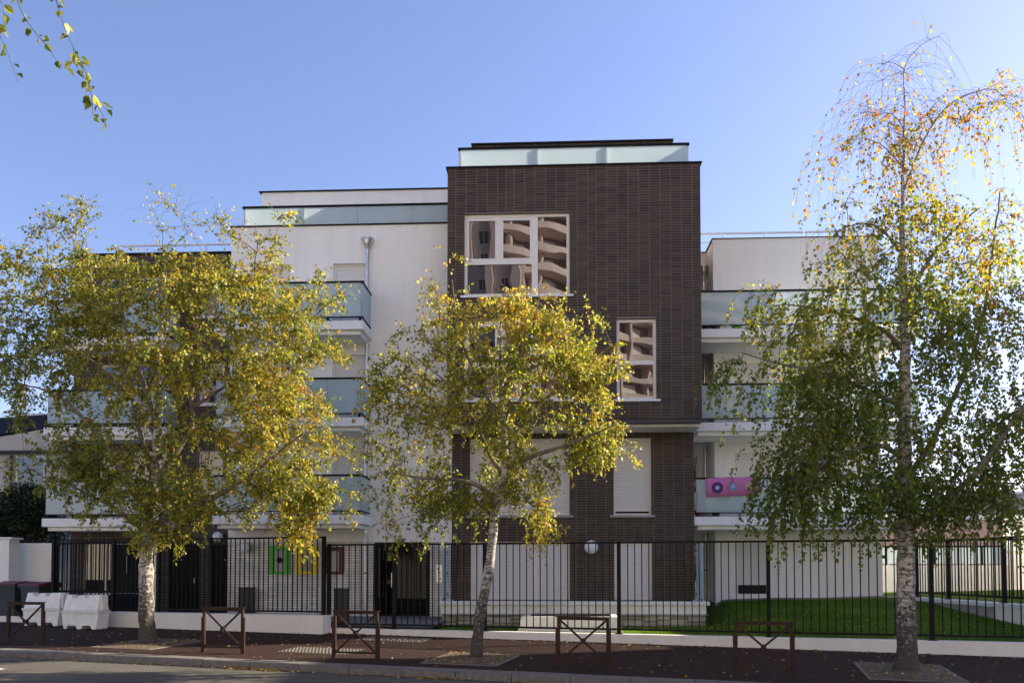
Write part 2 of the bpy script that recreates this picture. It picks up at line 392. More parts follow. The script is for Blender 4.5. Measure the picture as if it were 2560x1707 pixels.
def grass():
    n = 60000; X = RNG.uniform(-2.8, 11.6, n); t = RNG.random(n)**1.2
    Y = np.array([yfence(x)+.14 for x in X]); Y = Y + (25.9-Y)*t
    keep = ~((X < 4.95) & (Y > 22.95)) & (Y < 25.6)
    X, Y = X[keep], Y[keep]; n = len(X); Z = np.array([zlawn(a, c) for a, c in zip(X, Y)])
    a = RNG.uniform(0, 6.28, n); h = RNG.uniform(.025, .075, n); wd = .004+.004*RNG.random(n)
    base = np.stack([X, Y, Z-.005], 1); d = np.stack([np.cos(a), np.sin(a), 0*a], 1)*wd[:, None]
    tip = base + np.stack([RNG.normal(0, .02, n), RNG.normal(0, .02, n), h], 1)
    Vv = np.stack([base-d, base+d, tip], 1).reshape(-1, 3); Ff = np.arange(3*n).reshape(-1, 3)
    me = raw_mesh('grass', Vv, Ff, leaf_mat('grass_blade', [(0, (.055, .13, .010)), (.6, (.10, .21, .016)), (1, (.22, .26, .04))], .35, .05), np.repeat(np.clip(.45+.22*np.sin(X*1.7+1.3*np.sin(Y*1.1))+.18*np.sin(Y*2.3+X*.6)+RNG.normal(0, .2, n), 0, 1), 3))
    o = link_mesh('grass', me, None, (0, 0, 0)); tag(o, 'short green lawn grass behind the black fence', 'grass', kind='stuff')
grass()

# ================================================================== THE APARTMENT BUILDING
BL = empty('apartment_building', (-2.5, 24.5, 0))
tag(BL, 'four storey apartment building with dark brown brick box and white rendered wings', 'building')
def wall_holes(b, X0, X1, Z0, Z1, Y, holes, d=.2):
    xs = sorted(set([X0, X1]+[h[0] for h in holes]+[h[1] for h in holes])); zs = sorted(set([Z0, Z1]+[h[2] for h in holes]+[h[3] for h in holes]))
    for i in range(len(xs)-1):
        for j in range(len(zs)-1):
            cx, cz = (xs[i]+xs[i+1])/2, (zs[j]+zs[j+1])/2
            if any(h[0] < cx < h[1] and h[2] < cz < h[3] for h in holes): continue
            b.add([(xs[i], Y, zs[j]), (xs[i+1], Y, zs[j]), (xs[i+1], Y, zs[j+1]), (xs[i], Y, zs[j+1])], [(0, 1, 2, 3)])
    for (a, c, e, f) in list(holes)+[(X0, X1, Z0, Z1)]:
        b.add([(a, Y, e), (c, Y, e), (c, Y, f), (a, Y, f), (a, Y+d, e), (c, Y+d, e), (c, Y+d, f), (a, Y+d, f)],
              [(0, 1, 5, 4), (2, 3, 7, 6), (1, 2, 6, 5), (3, 0, 4, 7)])
    return b
PIECES = {}
def piece(name, w_, h_, d_, m):
    k = (name, round(w_, 4), round(h_, 4))
    if k not in PIECES:
        b = MB().box(-w_/2, w_/2, 0, d_, -h_/2, h_/2, 'b'); me = bpy.data.meshes.new(name); me.from_pydata(b.v, [], b.f); me.materials.append(m); PIECES[k] = me
    return PIECES[k]
def clad(name, pname, X0, X1, Z0, Z1, Y, holes, m, mm, single, colw=.28, rowh=.0755, jt=.013, proud=.005, narrow=()):
    """stack-bonded bricks on a recessed mortar bed; `single(X,Z)` picks those that become objects of their own"""
    bed = wall_holes(MB(), X0, X1, Z0, Z1, Y+proud, holes, .22).build(name, mm, BL)
    nc = max(1, round((X1-X0)/colw)); ed = [X0]; ws = []
    for i in range(nc): ws.append(.78 if i in narrow else 1.)
    tot = sum(ws)
    for q in ws: ed.append(ed[-1]+(X1-X0)*q/tot)
    nr = round((Z1-Z0)/rowh); rh = (Z1-Z0)/nr; b = MB(); cnt = 0
    for i in range(nc):
        a, c = ed[i]+jt/2, ed[i+1]-jt/2
        for j in range(nr):
            z0, z1 = Z0+j*rh+jt/2, Z0+(j+1)*rh-jt/2; segs = [(a, c)]
            for h in holes:
                if z1 > h[2]+.01 and z0 < h[3]-.01:
                    ns = []
                    for s0, s1 in segs:
                        if s1 <= h[0] or s0 >= h[1]: ns.append((s0, s1)); continue
                        if s0 < h[0]: ns.append((s0, h[0]))
                        if s1 > h[1]: ns.append((h[1], s1))
                    segs = ns
            for s0, s1 in segs:
                if s1-s0 < .03: continue
                cx, cz = (s0+s1)/2, (z0+z1)/2
                if cnt < 300 and single(cx, cz):
                    cnt += 1; o = bpy.data.objects.new(pname, piece(pname, s1-s0, z1-z0, proud, m)); COL.objects.link(o); place(o, (cx, Y, cz), bed)
                else: b.box(s0, s1, Y, Y+proud, z0, z1, 'b')
    if b.v: tag(b.build(pname+'work', m, bed), kind='stuff')
    return bed
WA = (-2.41, .56, 9.40, 11.74); WC = (-2.41, .56, 6.45, 8.72); WB = (1.86, 2.96, 6.43, 8.70)
YB = 23.3; YF = 24.5
clad('brick_wall', 'brick', -2.88, 4.2, 5.88, 13.05, YB, [WA, WB, WC], MT['brick'], MT['mortar'], lambda x, z: x > .8 and 9.2 < z < 11.6, narrow=(5, 6, 14, 24, 0))
SA = (-2.35, .57, 3.30, 5.55); SB = (1.85, 2.94, 3.30, 5.55); GA = (-2.35, .57, .84, 2.53); GB = (1.86, 2.95, .84, 2.53)
clad('brick_wall', 'brick', -2.88, 4.17, .80, 5.70, YF, [SA, SB, GA, GB], MT['brick'], MT['mortar'], lambda x, z: x > 2.94 and 2.0 < z < 5.6, narrow=(4, 5, 17))
b = MB().box(-2.87, 4.19, YB+.235, 36, 5.70, 13.0); b.box(-2.87, 4.16, YF+.235, 36, -.4, 5.70); b.build('wall', MT['render'], BL)
# sides of the projecting box (brick) and its grey underside
b = MB().box(-2.874, 4.194, YB+.02, YF+.2, 5.78, 5.868); b.build('soffit', MT['soffit'], BL)
for xa, xb in ((-2.885, -2.86), (4.18, 4.205)):
    bed = MB().box(xa+(.012 if xa < 0 else 0), xb-(.012 if xa > 0 else 0), YB+.013, 27, 5.872, 13.04).build('brick_wall', MT['mortar'], BL)
    q = MB(); nr = 95; rh = 7.168/nr
    for j in range(nr):
        for k in range(13):
            y0 = YB+.014+k*.284; q.box(xa, xb, y0, y0+.272, 5.872+j*rh+.005, 5.872+(j+1)*rh-.005)
    tag(q.build('brickwork', MT['brick'], bed), kind='stuff')
bd = MB(); bd.box(-2.93, 4.25, YB-.05, YB+.35, 13.052, 13.085); bd.box(-2.93, -2.6, YB+.35, 30, 13.052, 13.085); bd.box(3.9, 4.25, YB+.35, 30, 13.052, 13.085)
bd.build('roof_edge', MT['metal'], BL)
MB().box(-2.6, 3.9, YB+.35, 35, 12.95, 13.06).build('flat_roof', MT['concrete'], BL)
# attic set back above the box
bed = clad('brick_wall', 'brick', -2.36, 3.73, 13.06, 14.82, 25.5, [], MT['brick'], MT['mortar'], lambda x, z: z > 14.58)
MB().box(-2.35, 3.72, 25.73, 34, 13.06, 14.80).build('wall', MT['render'], BL)
MB().box(-2.42, 3.79, 25.44, 34.05, 14.822, 14.87).build('roof_edge', MT['metal'], BL)

# ---- left white wing
TILE_Z = 2.52; XL = -9.55
LW = [(-6.45, -5.43, z+.04, z+2.08) for z in (3.25, 6.0, 8.75)] + [(-8.75, -7.75, z+.04, z+2.08) for z in (3.25, 6.0, 8.75)]
wl = wall_holes(MB(), XL, -2.885, TILE_Z+.002, 11.97, YF, LW); wl.box(XL+.01, -2.89, YF+.215, 36, -.4, 11.95); wl.build('wall', MT['render'], BL)
DOOR = (-5.16, -3.52, .36, 2.50)
clad('tile_wall', 'tile', XL, -2.885, .34, TILE_Z, YF-.004, [DOOR], MT['wtile'], MT['dmortar'], lambda x, z: (x > -8.1 and .5 < z < 2.35 and x < -6.3), colw=.25, rowh=.0765, jt=.013, proud=.008)
bd = MB(); bd.box(XL-.05, -2.886, YF-.05, YF+.3, 11.972, 12.005); bd.box(XL-.05, XL+.25, YF+.3, 36, 11.972, 12.005); bd.build('roof_edge', MT['metal'], BL)
MB().box(XL+.25, -2.886, YF+.3, 36, 11.90, 11.985).build('flat_roof', MT['concrete'], BL)
AT = [(-7.25, -6.1, 12.1, 13.35), (-4.4, -2.95, 12.1, 13.4)]
at_ = wall_holes(MB(), -9.35, -2.886, 11.99, 13.93, 26.5, AT); at_.box(-9.34, -2.89, 26.715, 35, 11.99, 13.92); at_.build('wall', MT['render'], BL)
MB().box(-9.42, -2.886, 26.44, 35.05, 13.932, 13.965).build('roof_edge', MT['metal'], BL)
for h in AT: MB().box(h[0], h[1], 26.64, 26.70, h[2], h[3]).build('window', MT['pane'], BL)
q = MB().tube([(-9.5, 26.9, 13.55), (-9.5, 27.15, 13.55)], .09, 10); q.build('vent_pipe', MT['dgrey'], BL)

# ---- left brick block
YL = 25.55; XB0, XB1 = -14.95, XL-.003
LBH = [(-14.1, -11.9, z+.04, z+2.15) for z in (3.25, 6.0, 8.75)] + [(-10.95, -10.15, z+.85, z+2.15) for z in (3.25, 6.0, 8.75)]
LBD = [(-14.6, -12.55, .45, 2.55), (-11.85, -10.85, .36, 2.50), (-10.55, -9.72, .36, 2.50)]
clad('brick_wall', 'brick', XB0, XB1, .30, 11.60, YL, LBH+LBD, MT['brick'], MT['mortar'], lambda x, z: (z > 10.95) or (x > -11.8 and 2.6 < z < 3.2))
MB().box(XB0+.01, XB1, YL+.235, 36, -.4, 11.58).build('wall', MT['oldwall'], BL)
MB().box(XB0-.05, XB1, YL-.05, 36.05, 11.602, 11.65).build('roof_edge', MT['metal'], BL)

# ---- right white wing: recess beside the box, then the block
YR = 26.0; XR0, XR1 = 5.06, 10.08; YQ = 27.0
RW = [(5.68, 6.72, z+.04, z+2.06) for z in (3.25, 6.0)] + [(7.6, 8.7, z+.04, z+2.06) for z in (3.25, 6.0)] + [(5.70, 6.68, .92, 2.56)]
wr = wall_holes(MB(), XR0, XR1, .55, 11.95, YR, RW); wr.box(XR0+.004, XR1-.004, YR+.215, 36, -.4, 11.93); wr.build('wall', MT['render'], BL)
RQ = [(4.45, 4.72, z+.9 if z > 1 else 1.0, z+2.1) for z in (.5, 3.25, 6.0, 8.75)]
wr = wall_holes(MB(), 4.19, XR0-.002, .55, 11.90, YQ, RQ); wr.box(4.2, XR0-.002, YQ+.215, 35.9, -.4, 11.88); wr.build('wall', MT['render'], BL)
MB().box(XR0-.04, XR1+.04, YR-.04, 36.05, 11.952, 11.97).build('roof_edge', MT['dgrey'], BL)
MB().box(4.2, XR0-.044, YQ-.03, 36.05, 11.902, 11.93).build('roof_edge', MT['dgrey'], BL)

# ---- windows
def window(X0, X1, Z0, Z1, Y, cols, rails, fr=.075, d=.10, sill=True, sill_m=None):
    """cols: mullion centres; rails: (x0, x1, z) horizontal bars; one pane per opening"""
    yb = Y+d; f = MB(); f.box(X0, X1, yb, yb+.07, Z0, Z0+fr); f.box(X0, X1, yb, yb+.07, Z1-fr, Z1)
    f.box(X0, X0+fr, yb-.002, yb+.07, Z0+fr, Z1-fr); f.box(X1-fr, X1, yb-.002, yb+.07, Z0+fr, Z1-fr)
    xs = [X0+fr]
    for c_, wd in cols: f.box(c_-wd/2, c_+wd/2, yb-.004, yb+.07, Z0+fr, Z1-fr); xs += [c_-wd/2, c_+wd/2]
    xs.append(X1-fr)
    for (a, c_, z, h) in rails: f.box(a, c_, yb-.006, yb+.07, z-h/2, z+h/2)
    o = f.build('window', MT['frame'], BL, bevel=.006)
    for i in range(0, len(xs), 2):
        zs = [Z0+fr]
        for (a, c_, z, h) in rails:
            if a < (xs[i]+xs[i+1])/2 < c_: zs += [z-h/2, z+h/2]
        zs.append(Z1-fr)
        for j in range(0, len(zs), 2):
            th = random.uniform(-.012, .012)
            p = MB().add([(xs[i], yb+.03+th, zs[j]), (xs[i+1], yb+.03-th, zs[j]), (xs[i+1], yb+.034-th, zs[j+1]), (xs[i], yb+.034+th, zs[j+1])], [(0, 1, 2, 3)])
            p.build('pane', MT['pane'], o)
    if sill: MB().box(X0-.1, X1+.1, Y-.06, yb+.0, Z0-.06, Z0-.002).build('sill', sill_m or MT['coping'], o)
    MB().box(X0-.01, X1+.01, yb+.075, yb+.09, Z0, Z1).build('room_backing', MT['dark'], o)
    return o
for (X0, X1, Z0, Z1) in (WA, WC):
    window(X0, X1, Z0, Z1, YB, [(-1.42, .13), (-.42, .17)] if False else [(-.42, .17)], [(X0+.075, -.5, Z0+.98, .13)], fr=.085)
    f = MB().box(-1.49, -1.36, YB+.092, YB+.17, Z0+1.045, Z1-.085); f.build('window_mullion', MT['frame'], BL)
    # the upper light casements stand inside the fixed frame
    f = MB()
    for a, c_ in ((X0+.085, -1.49), (-1.36, -.505)):
        f.box(a, a+.05, YB+.10, YB+.15, Z0+1.05, Z1-.09); f.box(c_-.05, c_, YB+.10, YB+.15, Z0+1.05, Z1-.09); f.box(a+.05, c_-.05, YB+.10, YB+.15, Z1-.17, Z1-.09); f.box(a+.05, c_-.05, YB+.10, YB+.15, Z0+1.05, Z0+1.09)
    f.build('casement_frame', MT['frame'], BL)
window(*WB, YB, [], [(WB[0]+.08, WB[1]-.08, WB[2]+1.05, .12)], fr=.085)
for h in LBH[3:]: window(*h, YL, [], [], fr=.07)
for h in LBH[:3]: window(*h, YL, [(-13.0, .12)], [], fr=.08, sill=False)
window(*LBD[0], YL, [(-13.9, .08), (-13.2, .08)], [(LBD[0][0], LBD[0][1], .95, .06)], fr=.06, sill=False)

# ---- roller shutters, slat by slat
SLAT = {}
def shutter(X0, X1, Z0, Z1, Y, gap=0., d=.11, sill=True, slat=.0655, n_max=99):
    yb = Y+d; f = MB(); g_ = .055
    f.box(X0, X0+g_, yb-.02, yb+.06, Z0, Z1); f.box(X1-g_, X1, yb-.02, yb+.06, Z0, Z1); f.box(X0+g_, X1-g_, yb-.015, yb+.06, Z0, Z0+.05); f.box(X0+g_, X1-g_, yb-.018, yb+.06, Z1-.05, Z1)
    o = f.build('shutter', MT['frame'], BL)
    z = Z1-.05; zb = Z0+.05+gap; k = 0
    key = round(X1-X0, 3)
    if key not in SLAT:
        w2 = (X1-X0)/2-g_-.002; h = slat; prof = [(.012, 0), (.012, h-.006), (.005, h-.004), (.001, h*.7), (.001, h*.2), (.004, .002)]
        b_ = MB().prism([(p[0], p[1]) for p in prof], 0, -w2, w2); me = bpy.data.meshes.new('slat'); me.from_pydata(b_.v, [], b_.f); me.materials.append(MT['shutter']); SLAT[key] = me
    while z-slat >= zb-.03 and k < n_max:
        z -= slat; k += 1; s = bpy.data.objects.new('slat', SLAT[key]); COL.objects.link(s); place(s, ((X0+X1)/2, yb+.004, z), o)
    if k < n_max: MB().box(X0+g_, X1-g_, yb, yb+.016, zb-.03, z-.002).build('bottom_bar', MT['frame'], o) if z-.002 > zb-.02 else None
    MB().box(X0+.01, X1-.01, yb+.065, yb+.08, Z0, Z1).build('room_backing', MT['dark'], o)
    if sill: MB().box(X0-.1, X1+.1, Y-.06, yb-.021, Z0-.07, Z0-.002).build('sill', MT['concrete'], o)
    return o
for (a, c_, e, f_), s in ((SA, True), (GA, False)):
    m_ = -.42
    shutter(a, m_-.002, e, f_, YF, sill=False); shutter(m_+.002, c_, e, f_, YF, sill=False)
    if s: MB().box(a-.1, c_+.1, YF-.06, YF+.089, e-.07, e-.002).build('window_sill', MT['concrete'], BL)
shutter(*SB, YF, gap=.09); shutter(*GB, YF, sill=False)
for h in LW[:3]: shutter(*h, YF, sill=False, d=.13)
for h in LW[3:]: shutter(*h, YF, sill=False, d=.13)
for h in RW[:2]: shutter(*h, YR, sill=False)
for h in RW[2:4]: window(*h, YR, [], [], sill=False)
shutter(*RW[4], YR, gap=.30, sill=False)
for h in RQ: window(*h, YQ, [], [], fr=.05, sill=False)

# ---- balconies
def balcony(X0, X1, Yf, Yw, Z, joints, left=True, right=True, gh=1.12):
    b = MB(); b.box(X0, X1, Yf, Yw-.002, Z-.25, Z); b.box(X0+.12, X1-.12, Yf+.12, Yw-.002, Z-.37, Z-.252)
    o = b.build('balcony', MT['slabw'], BL, bevel=.008)
    zt = Z+gh; yg = Yf+.06; xg0, xg1 = X0+.06, X1-.06
    h = MB().bar((X0+.0, yg, zt), (X1-.0, yg, zt), .06, .05); 
    lo = MB().box(X0+.02, X1-.02, yg-.02, yg+.02, Z+.10, Z+.13)
    for s, flag in ((xg0, left), (xg1, right)):
        if flag: h.bar((s, yg+.03, zt), (s, Yw-.005, zt), .06, .05); lo.box(s-.02, s+.02, yg+.02, Yw-.005, Z+.10, Z+.13)
    h.build('handrail', MT['metal'], o); lo.build('bottom_rail', MT['metal'], o)
    ed = [xg0+.02]+list(joints)+[xg1-.02]
    for i in range(len(ed)-1): MB().box(ed[i]+.008, ed[i+1]-.008, yg-.006, yg+.006, Z+.132, zt-.026).build('glass_panel', MT['frost'], o)
    for s, flag in ((xg0, left), (xg1, right)):
        if flag: MB().box(s-.006, s+.006, yg+.045, Yw-.02, Z+.132, zt-.026).build('glass_panel', MT['frost'], o)
    for x in ed:
        x_ = min(max(x, xg0+.05), xg1-.05); MB().box(x_-.025, x_+.025, yg+.012, yg+.05, Z, zt-.026).build('post', MT['zinc'], o)
        MB().box(x_-.035, x_+.035, yg-.03, yg+.0, Z, Z+.099).build('bracket', MT['metal'], o)
    return o
xq = at(909, 750, YB)[0]; xl0 = at(529, 1287, YB)[0]
for Z in (3.25, 6.0, 8.75): balcony(xl0, xq, YB, YF, Z, [xl0+(xq-xl0)*t for t in (.25, .5, .76)])
for Z in (3.25, 6.0, 8.75): balcony(-15.3, -11.55, 24.6, YL, Z, [-14.0, -12.75])
for Z in (3.25, 6.0, 8.75):
    o = balcony(4.215 if Z > 5 else 4.18, 10.75, 24.6, YR, Z, [5.9 if Z > 5 else 6.3, 7.5, 9.2], left=False)
    MB().box(4.215, XR0-.002, YR, YQ-.002, Z-.25, Z).build('floor_slab', MT['slabw'], o)
    MB().box(XR1+.002, 10.75, YR, 29, Z-.25, Z).build('floor_slab', MT['slabw'], o); MB().box(10.68, 10.695, YR, 29, Z+.13, Z+1.1).build('glass_panel', MT['frost'], o); MB().box(10.66, 10.72, YR, 29, Z+1.1, Z+1.145).build('handrail', MT['metal'], o)

# glass parapets of the roof terraces
def parapet(X0, X1, Y, Z0, Z1, joints, back):
    o = MB().bar((X0-.06, Y, Z1), (X1+.06, Y, Z1), .07, .06).build('terrace_parapet', MT['metal'], BL)
    ed = [X0]+joints+[X1]
    for i in range(len(ed)-1): MB().box(ed[i]+.01, ed[i+1]-.01, Y-.006, Y+.006, Z0, Z1-.032).build('glass_panel', MT['frost'], o)
    for x in ed: MB().box(x-.04, x+.04, Y+.02, Y+.1, Z0, Z1-.032).build('post', MT['zinc'], o)
    for x in back: MB().box(x-.006, x+.006, Y+.02, Y+2.6, Z0, Z1-.032).build('glass_panel', MT['frost'], o)
    return o
parapet(-9.2, -2.9, 24.62, 12.03, 12.62, [-7.4, -5.75, -4.1], [-9.2])
parapet(-2.55, 3.88, 23.5, 13.10, 13.70, [-.35, 1.6], [-2.55, 3.88])
MB().box(3.95, 4.02, 24.2, 24.9, 13.1, 13.6).build('glass_panel', MT['frost'], BL) if False else None

# thin roof railings
def railing(name, pts, h, mids):
    o = MB().bar(pts[0]+np.array([0, 0, h]), pts[1]+np.array([0, 0, h]), .055, .05).build('roof_railing', MT['coping'], BL)
    for m_ in mids: MB().bar(pts[0]+np.array([0, 0, h*m_]), pts[1]+np.array([0, 0, h*m_]), .025, .025).build('rail', MT['coping'], o)
    n = max(2, int(np.linalg.norm(pts[1]-pts[0])/1.1))
    for i in range(n+1):
        p = pts[0]+(pts[1]-pts[0])*i/n; MB().bar(p+np.array([0, .15, 0]), p+np.array([0, 0, h-.02]), .03, .03, (0, 1, 0)).build('post', MT['coping'], o)
railing('r', [np.array([4.3, 27.4, 11.93]), np.array([9.7, 27.4, 11.93])], .75, [.62])
railing('r', [np.array([-14.0, 26.4, 11.65]), np.array([-9.7, 26.4, 11.65])], .58, [.5])

# rainwater pipes
def pipe(x, y, segs, hop, r=.05):
    o = None
    for z0, z1 in segs:
        q = MB().tube([(x, y, z0), (x, y, z1)], r, 12); p = q.build('downpipe', MT['zinc'], BL if o is None else BL, smooth=False); o = o or p
        MB().lathe([(r+.012, -.03), (r+.012, .03)], (x, y, z1-.06), 12).build('collar', MT['zinc'], p)
        MB().lathe([(r+.008, -.02), (r+.008, .02)], (x, y, (z0+z1)/2), 12).build('clip', MT['dgrey'], p)
        MB().bar((x, y, (z0+z1)/2), (x, y+.14, (z0+z1)/2), .02, .02).build('bracket', MT['dgrey'], p)
    if hop:
        MB().lathe([(.055, 0), (.06, .1), (.11, .22), (.13, .24), (.17, .36), (.19, .37), (.19, .42), (.16, .42), (.05, .38), (.045, .46), (0, .47)], (x, y, hop), 20).build('hopper', MT['zinc'], o, smooth=False)
XP = at(918, 750, YF-.1)[0]
pipe(XP, YF-.12, [(8.75, 11.15), (6.0, 8.38), (3.25, 5.63), (.34, 2.88)], 11.1)
XP2 = at(1778, 750, YQ-.12)[0]
pipe(4.93, YQ-.12, [(8.75, 11.0), (6.0, 8.38), (3.25, 5.63), (.5, 2.88)], 10.98)
MB().tube([(4.25, YQ-.12, 11.36), (4.8, YQ-.12, 11.34)], .05, 8).build('gutter', MT['zinc'], BL)
pipe(at(389, 1440, YL-.15)[0], YL-.15, [(.34, 2.88)], None)

# entrance door, black service doors
def door(h, Y, m, glass, bars):
    X0, X1, Z0, Z1 = h; f = MB(); t = .09
    f.box(X0, X0+t, Y+.05, Y+.14, Z0, Z1); f.box(X1-t, X1, Y+.05, Y+.14, Z0, Z1); f.box(X0+t, X1-t, Y+.052, Y+.14, Z1-.12, Z1); f.box(X0+t, X1-t, Y+.052, Y+.14, Z0, Z0+.05)
    for x in bars: f.box(x-.045, x+.045, Y+.054, Y+.14, Z0+.05, Z1-.12)
    o = f.build('door', MT['black'], BL); ed = [X0+t]+[q for x in bars for q in (x-.045, x+.045)]+[X1-t]
    for i in range(0, len(ed), 2):
        MB().box(ed[i], ed[i+1], Y+.09, Y+.10, Z0+.05, Z1-.12).build('glass' if glass else 'door_panel', MT['dpane'] if glass else MT['black'], o)
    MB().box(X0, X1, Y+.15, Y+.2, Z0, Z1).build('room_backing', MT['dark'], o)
    return o
d0 = door(DOOR, YF, MT['black'], True, [-4.55])
MB().box(-4.66, -4.62, YF-.02, YF+.02, 1.2, 1.62).build('handle', MT['zinc'], d0)
for h, wlab in ((LBD[1], .35), (LBD[2], .3)):
    o = door(h, YL, MT['black'], False, [(h[0]+h[1])/2])
    MB().box(h[0]+.38, h[0]+.49, YL+.07, YL+.088, 2.0, 2.035).build('name_plate', MT['coping'], o)
    MB().box(h[1]-.17, h[1]-.14, YL+.0, YL+.05, 1.3, 1.45).build('handle', MT['zinc'], o)
# terrace in front of the brick ground floor
YT = 23.25; t0 = at(1102, 1510, YT)[0]; t1 = at(1768, 1510, YT)[0]
tr = MB().box(t0, t1, YT, YF-.003, .50, .735); tr.build('terrace', MT['render'], BL)
tro = bpy.data.objects['terrace']
MB().box(t0-.06, t1+.06, YT-.07, YT+.25, .737, .84).build('coping', MT['coping'], tro, bevel=.01)
MB().box(t1-.2, t1+.06, YT+.252, YF, .737, .84).build('coping', MT['coping'], tro); MB().box(t0-.06, t0+.2, YT+.252, YF, .737, .84).build('coping', MT['coping'], tro)
MB().box(t0+.205, t1-.205, YT+.252, YF-.004, .737, .79).build('terrace_floor', MT['concrete'], tro)
MB().box(t0-.02, t1+.02, YT-.02, YT+.1, .462, .498).build('drip_ledge', MT['concrete'], tro)
MB().box(t0+.05, t1-.05, YT+.08, YF-.01, -.2, .49).build('foundation', MT['concrete'], tro)
x = t0+.03
while x < t1-.1:
    wd = random.uniform(.35, .8); x1 = min(x+wd, t1-.03); z = .0
    while z < .44:
        hh = random.uniform(.10, .2); z1 = min(z+hh, .455); yy = YT+.03+random.uniform(-.015, .015); jx = random.uniform(-.02, .02)
        MB().add([(x+.006, yy+.012, z+.006), (x1-.006, yy+.01, z+.006), (x1-.004+jx*.2, yy+.012, z1-.006), (x+.006, yy+.015, z1-.006),
                  (x+.02, yy-.012, z+.02), (x1-.02, yy-.01, z+.018), (x1-.02, yy-.014, z1-.02), (x+.018, yy-.008, z1-.018),
                  (x, yy+.05, z), (x1, yy+.05, z), (x1, yy+.05, z1), (x, yy+.05, z1)],
                 [(4, 5, 6, 7), (0, 1, 5, 4), (1, 2, 6, 5), (2, 3, 7, 6), (3, 0, 4, 7), (8, 9, 1, 0), (9, 10, 2, 1), (10, 11, 3, 2), (11, 8, 0, 3)]).build('stone', MT['stone'], tro)
        z = z1
    x = x1
# privacy screens at the terrace ends
for xs_ in (t0+.02, t1-.08):
    o = MB().box(xs_-.006, xs_+.006, YT+.15, YF-.06, .85, 2.45).build('privacy_screen', MT['frost'], BL)
    for zz in (1.0, 1.6, 2.25):
        MB().box(xs_-.02, xs_+.02, YF-.1, YF-.004, zz-.04, zz+.04).build('clamp', MT['metal'], o)
    for yy in (YT+.3, YT+.7): MB().box(xs_-.03, xs_+.03, yy-.03, yy+.03, .842, .92).build('foot', MT['metal'], o)
# intercom beside the door
o = MB().box(-3.33, -3.14, YF-.04, YF-.006, 1.35, 1.85).build('intercom_panel', MT['zinc'], BL)
MB().box(-3.29, -3.25, YF-.046, YF-.041, 1.72, 1.77).build('camera_eye', MT['black'], o); MB().box(-3.29, -3.18, YF-.046, YF-.041, 1.62, 1.64).build('speaker_slot', MT['black'], o); MB().box(-3.22, -3.18, YF-.046, YF-.041, 1.42, 1.46).build('lock_barrel', MT['black'], o)

# ================================================================== THINGS ON THE BUILDING
def lamp(x, y, z, r, label):
    o = empty('globe_lamp', (x, y, z)); tag(o, label, 'lamp', 'round globe lamps on the walls')
    n = 14; prof = [(max(.001, r*math.sin(math.pi*i/n)), -r*math.cos(math.pi*i/n)) for i in range(n+1)]
    MB().lathe(prof, (x, y-r-.05, z), 24).build('globe', MT['globe'], o, smooth=True)
    MB().lathe([(.0, 0), (.09, 0), (.09, .06), (.06, .08), (0, .08)], (x, y-.08, z), 16, axis=1).build('wall_mount', MT['dgrey'], o)
for px, py, Y, l in ((1478, 1367, YF, 'white globe lamp on brown brick between two ground floor shutters'), (543, 1341, YL, 'white globe lamp above the narrow black service door'),
                     (610, 1368, YF, 'white globe lamp at the left end of the white tiled wall'), (1108, 1368, YF, 'white globe lamp right of the entrance door above the intercom')):
    p = at(px, py, Y-.25); lamp(p[0], Y-.002, p[2], .2 if px == 1478 else .16, l)
def board(px0, px1, py0, py1, col, name, label, inner):
    a = at(px0, py1, YF-.06); c_ = at(px1, py0, YF-.06); X0, X1, Z0, Z1 = a[0], c_[0], a[2], c_[2]; t = (X1-X0)*.24; y = YF-.08
    o = empty('notice_box', ((X0+X1)/2, YF-.01, Z0)); tag(o, label, 'notice box', 'coloured boxes on the tiled wall')
    m_ = plain('notice_'+name, col, .4); f = MB()
    f.box(X0, X0+t, y, YF-.006, Z0, Z1); f.box(X1-t, X1, y, YF-.006, Z0, Z1); f.box(X0+t, X1-t, y+.001, YF-.006, Z1-t*.85, Z1); f.box(X0+t, X1-t, y+.001, YF-.006, Z0, Z0+t*.6)
    f.build('frame', m_, o, bevel=.006)
    MB().box(X0+t, X1-t, y+.03, YF-.01, Z0+t*.6, Z1-t*.85).build('panel', MT['stone'] if False else plain('notice_in_'+name, (.42, .38, .31), .6), o)
    if inner == 'hole':
        MB().lathe([(0, 0), (.075, 0), (.09, .006), (.09, .025)], ((X0+X1)/2, y+.005, (Z0+Z1)/2), 20, axis=1).build('round_opening', MT['dark'], o)
    if inner == 'tray':
        MB().box(X0+t+.002, X1-t-.002, y-.01, y+.028, Z0+t*.6, (Z0+Z1)/2-.03).build('tray', plain('tray_beige', (.30, .27, .21), .6), o)
board(673, 725, 1364, 1435, (.045, .42, .02), 'green', 'green framed box with round dark hole on white tiled wall', 'hole')
board(740, 792, 1364, 1435, (.75, .52, .01), 'yellow', 'yellow framed box between the green and red ones', 'tray')
board(808, 860, 1366, 1435, (.075, .004, .005), 'red', 'dark red framed box right of the yellow one', '')
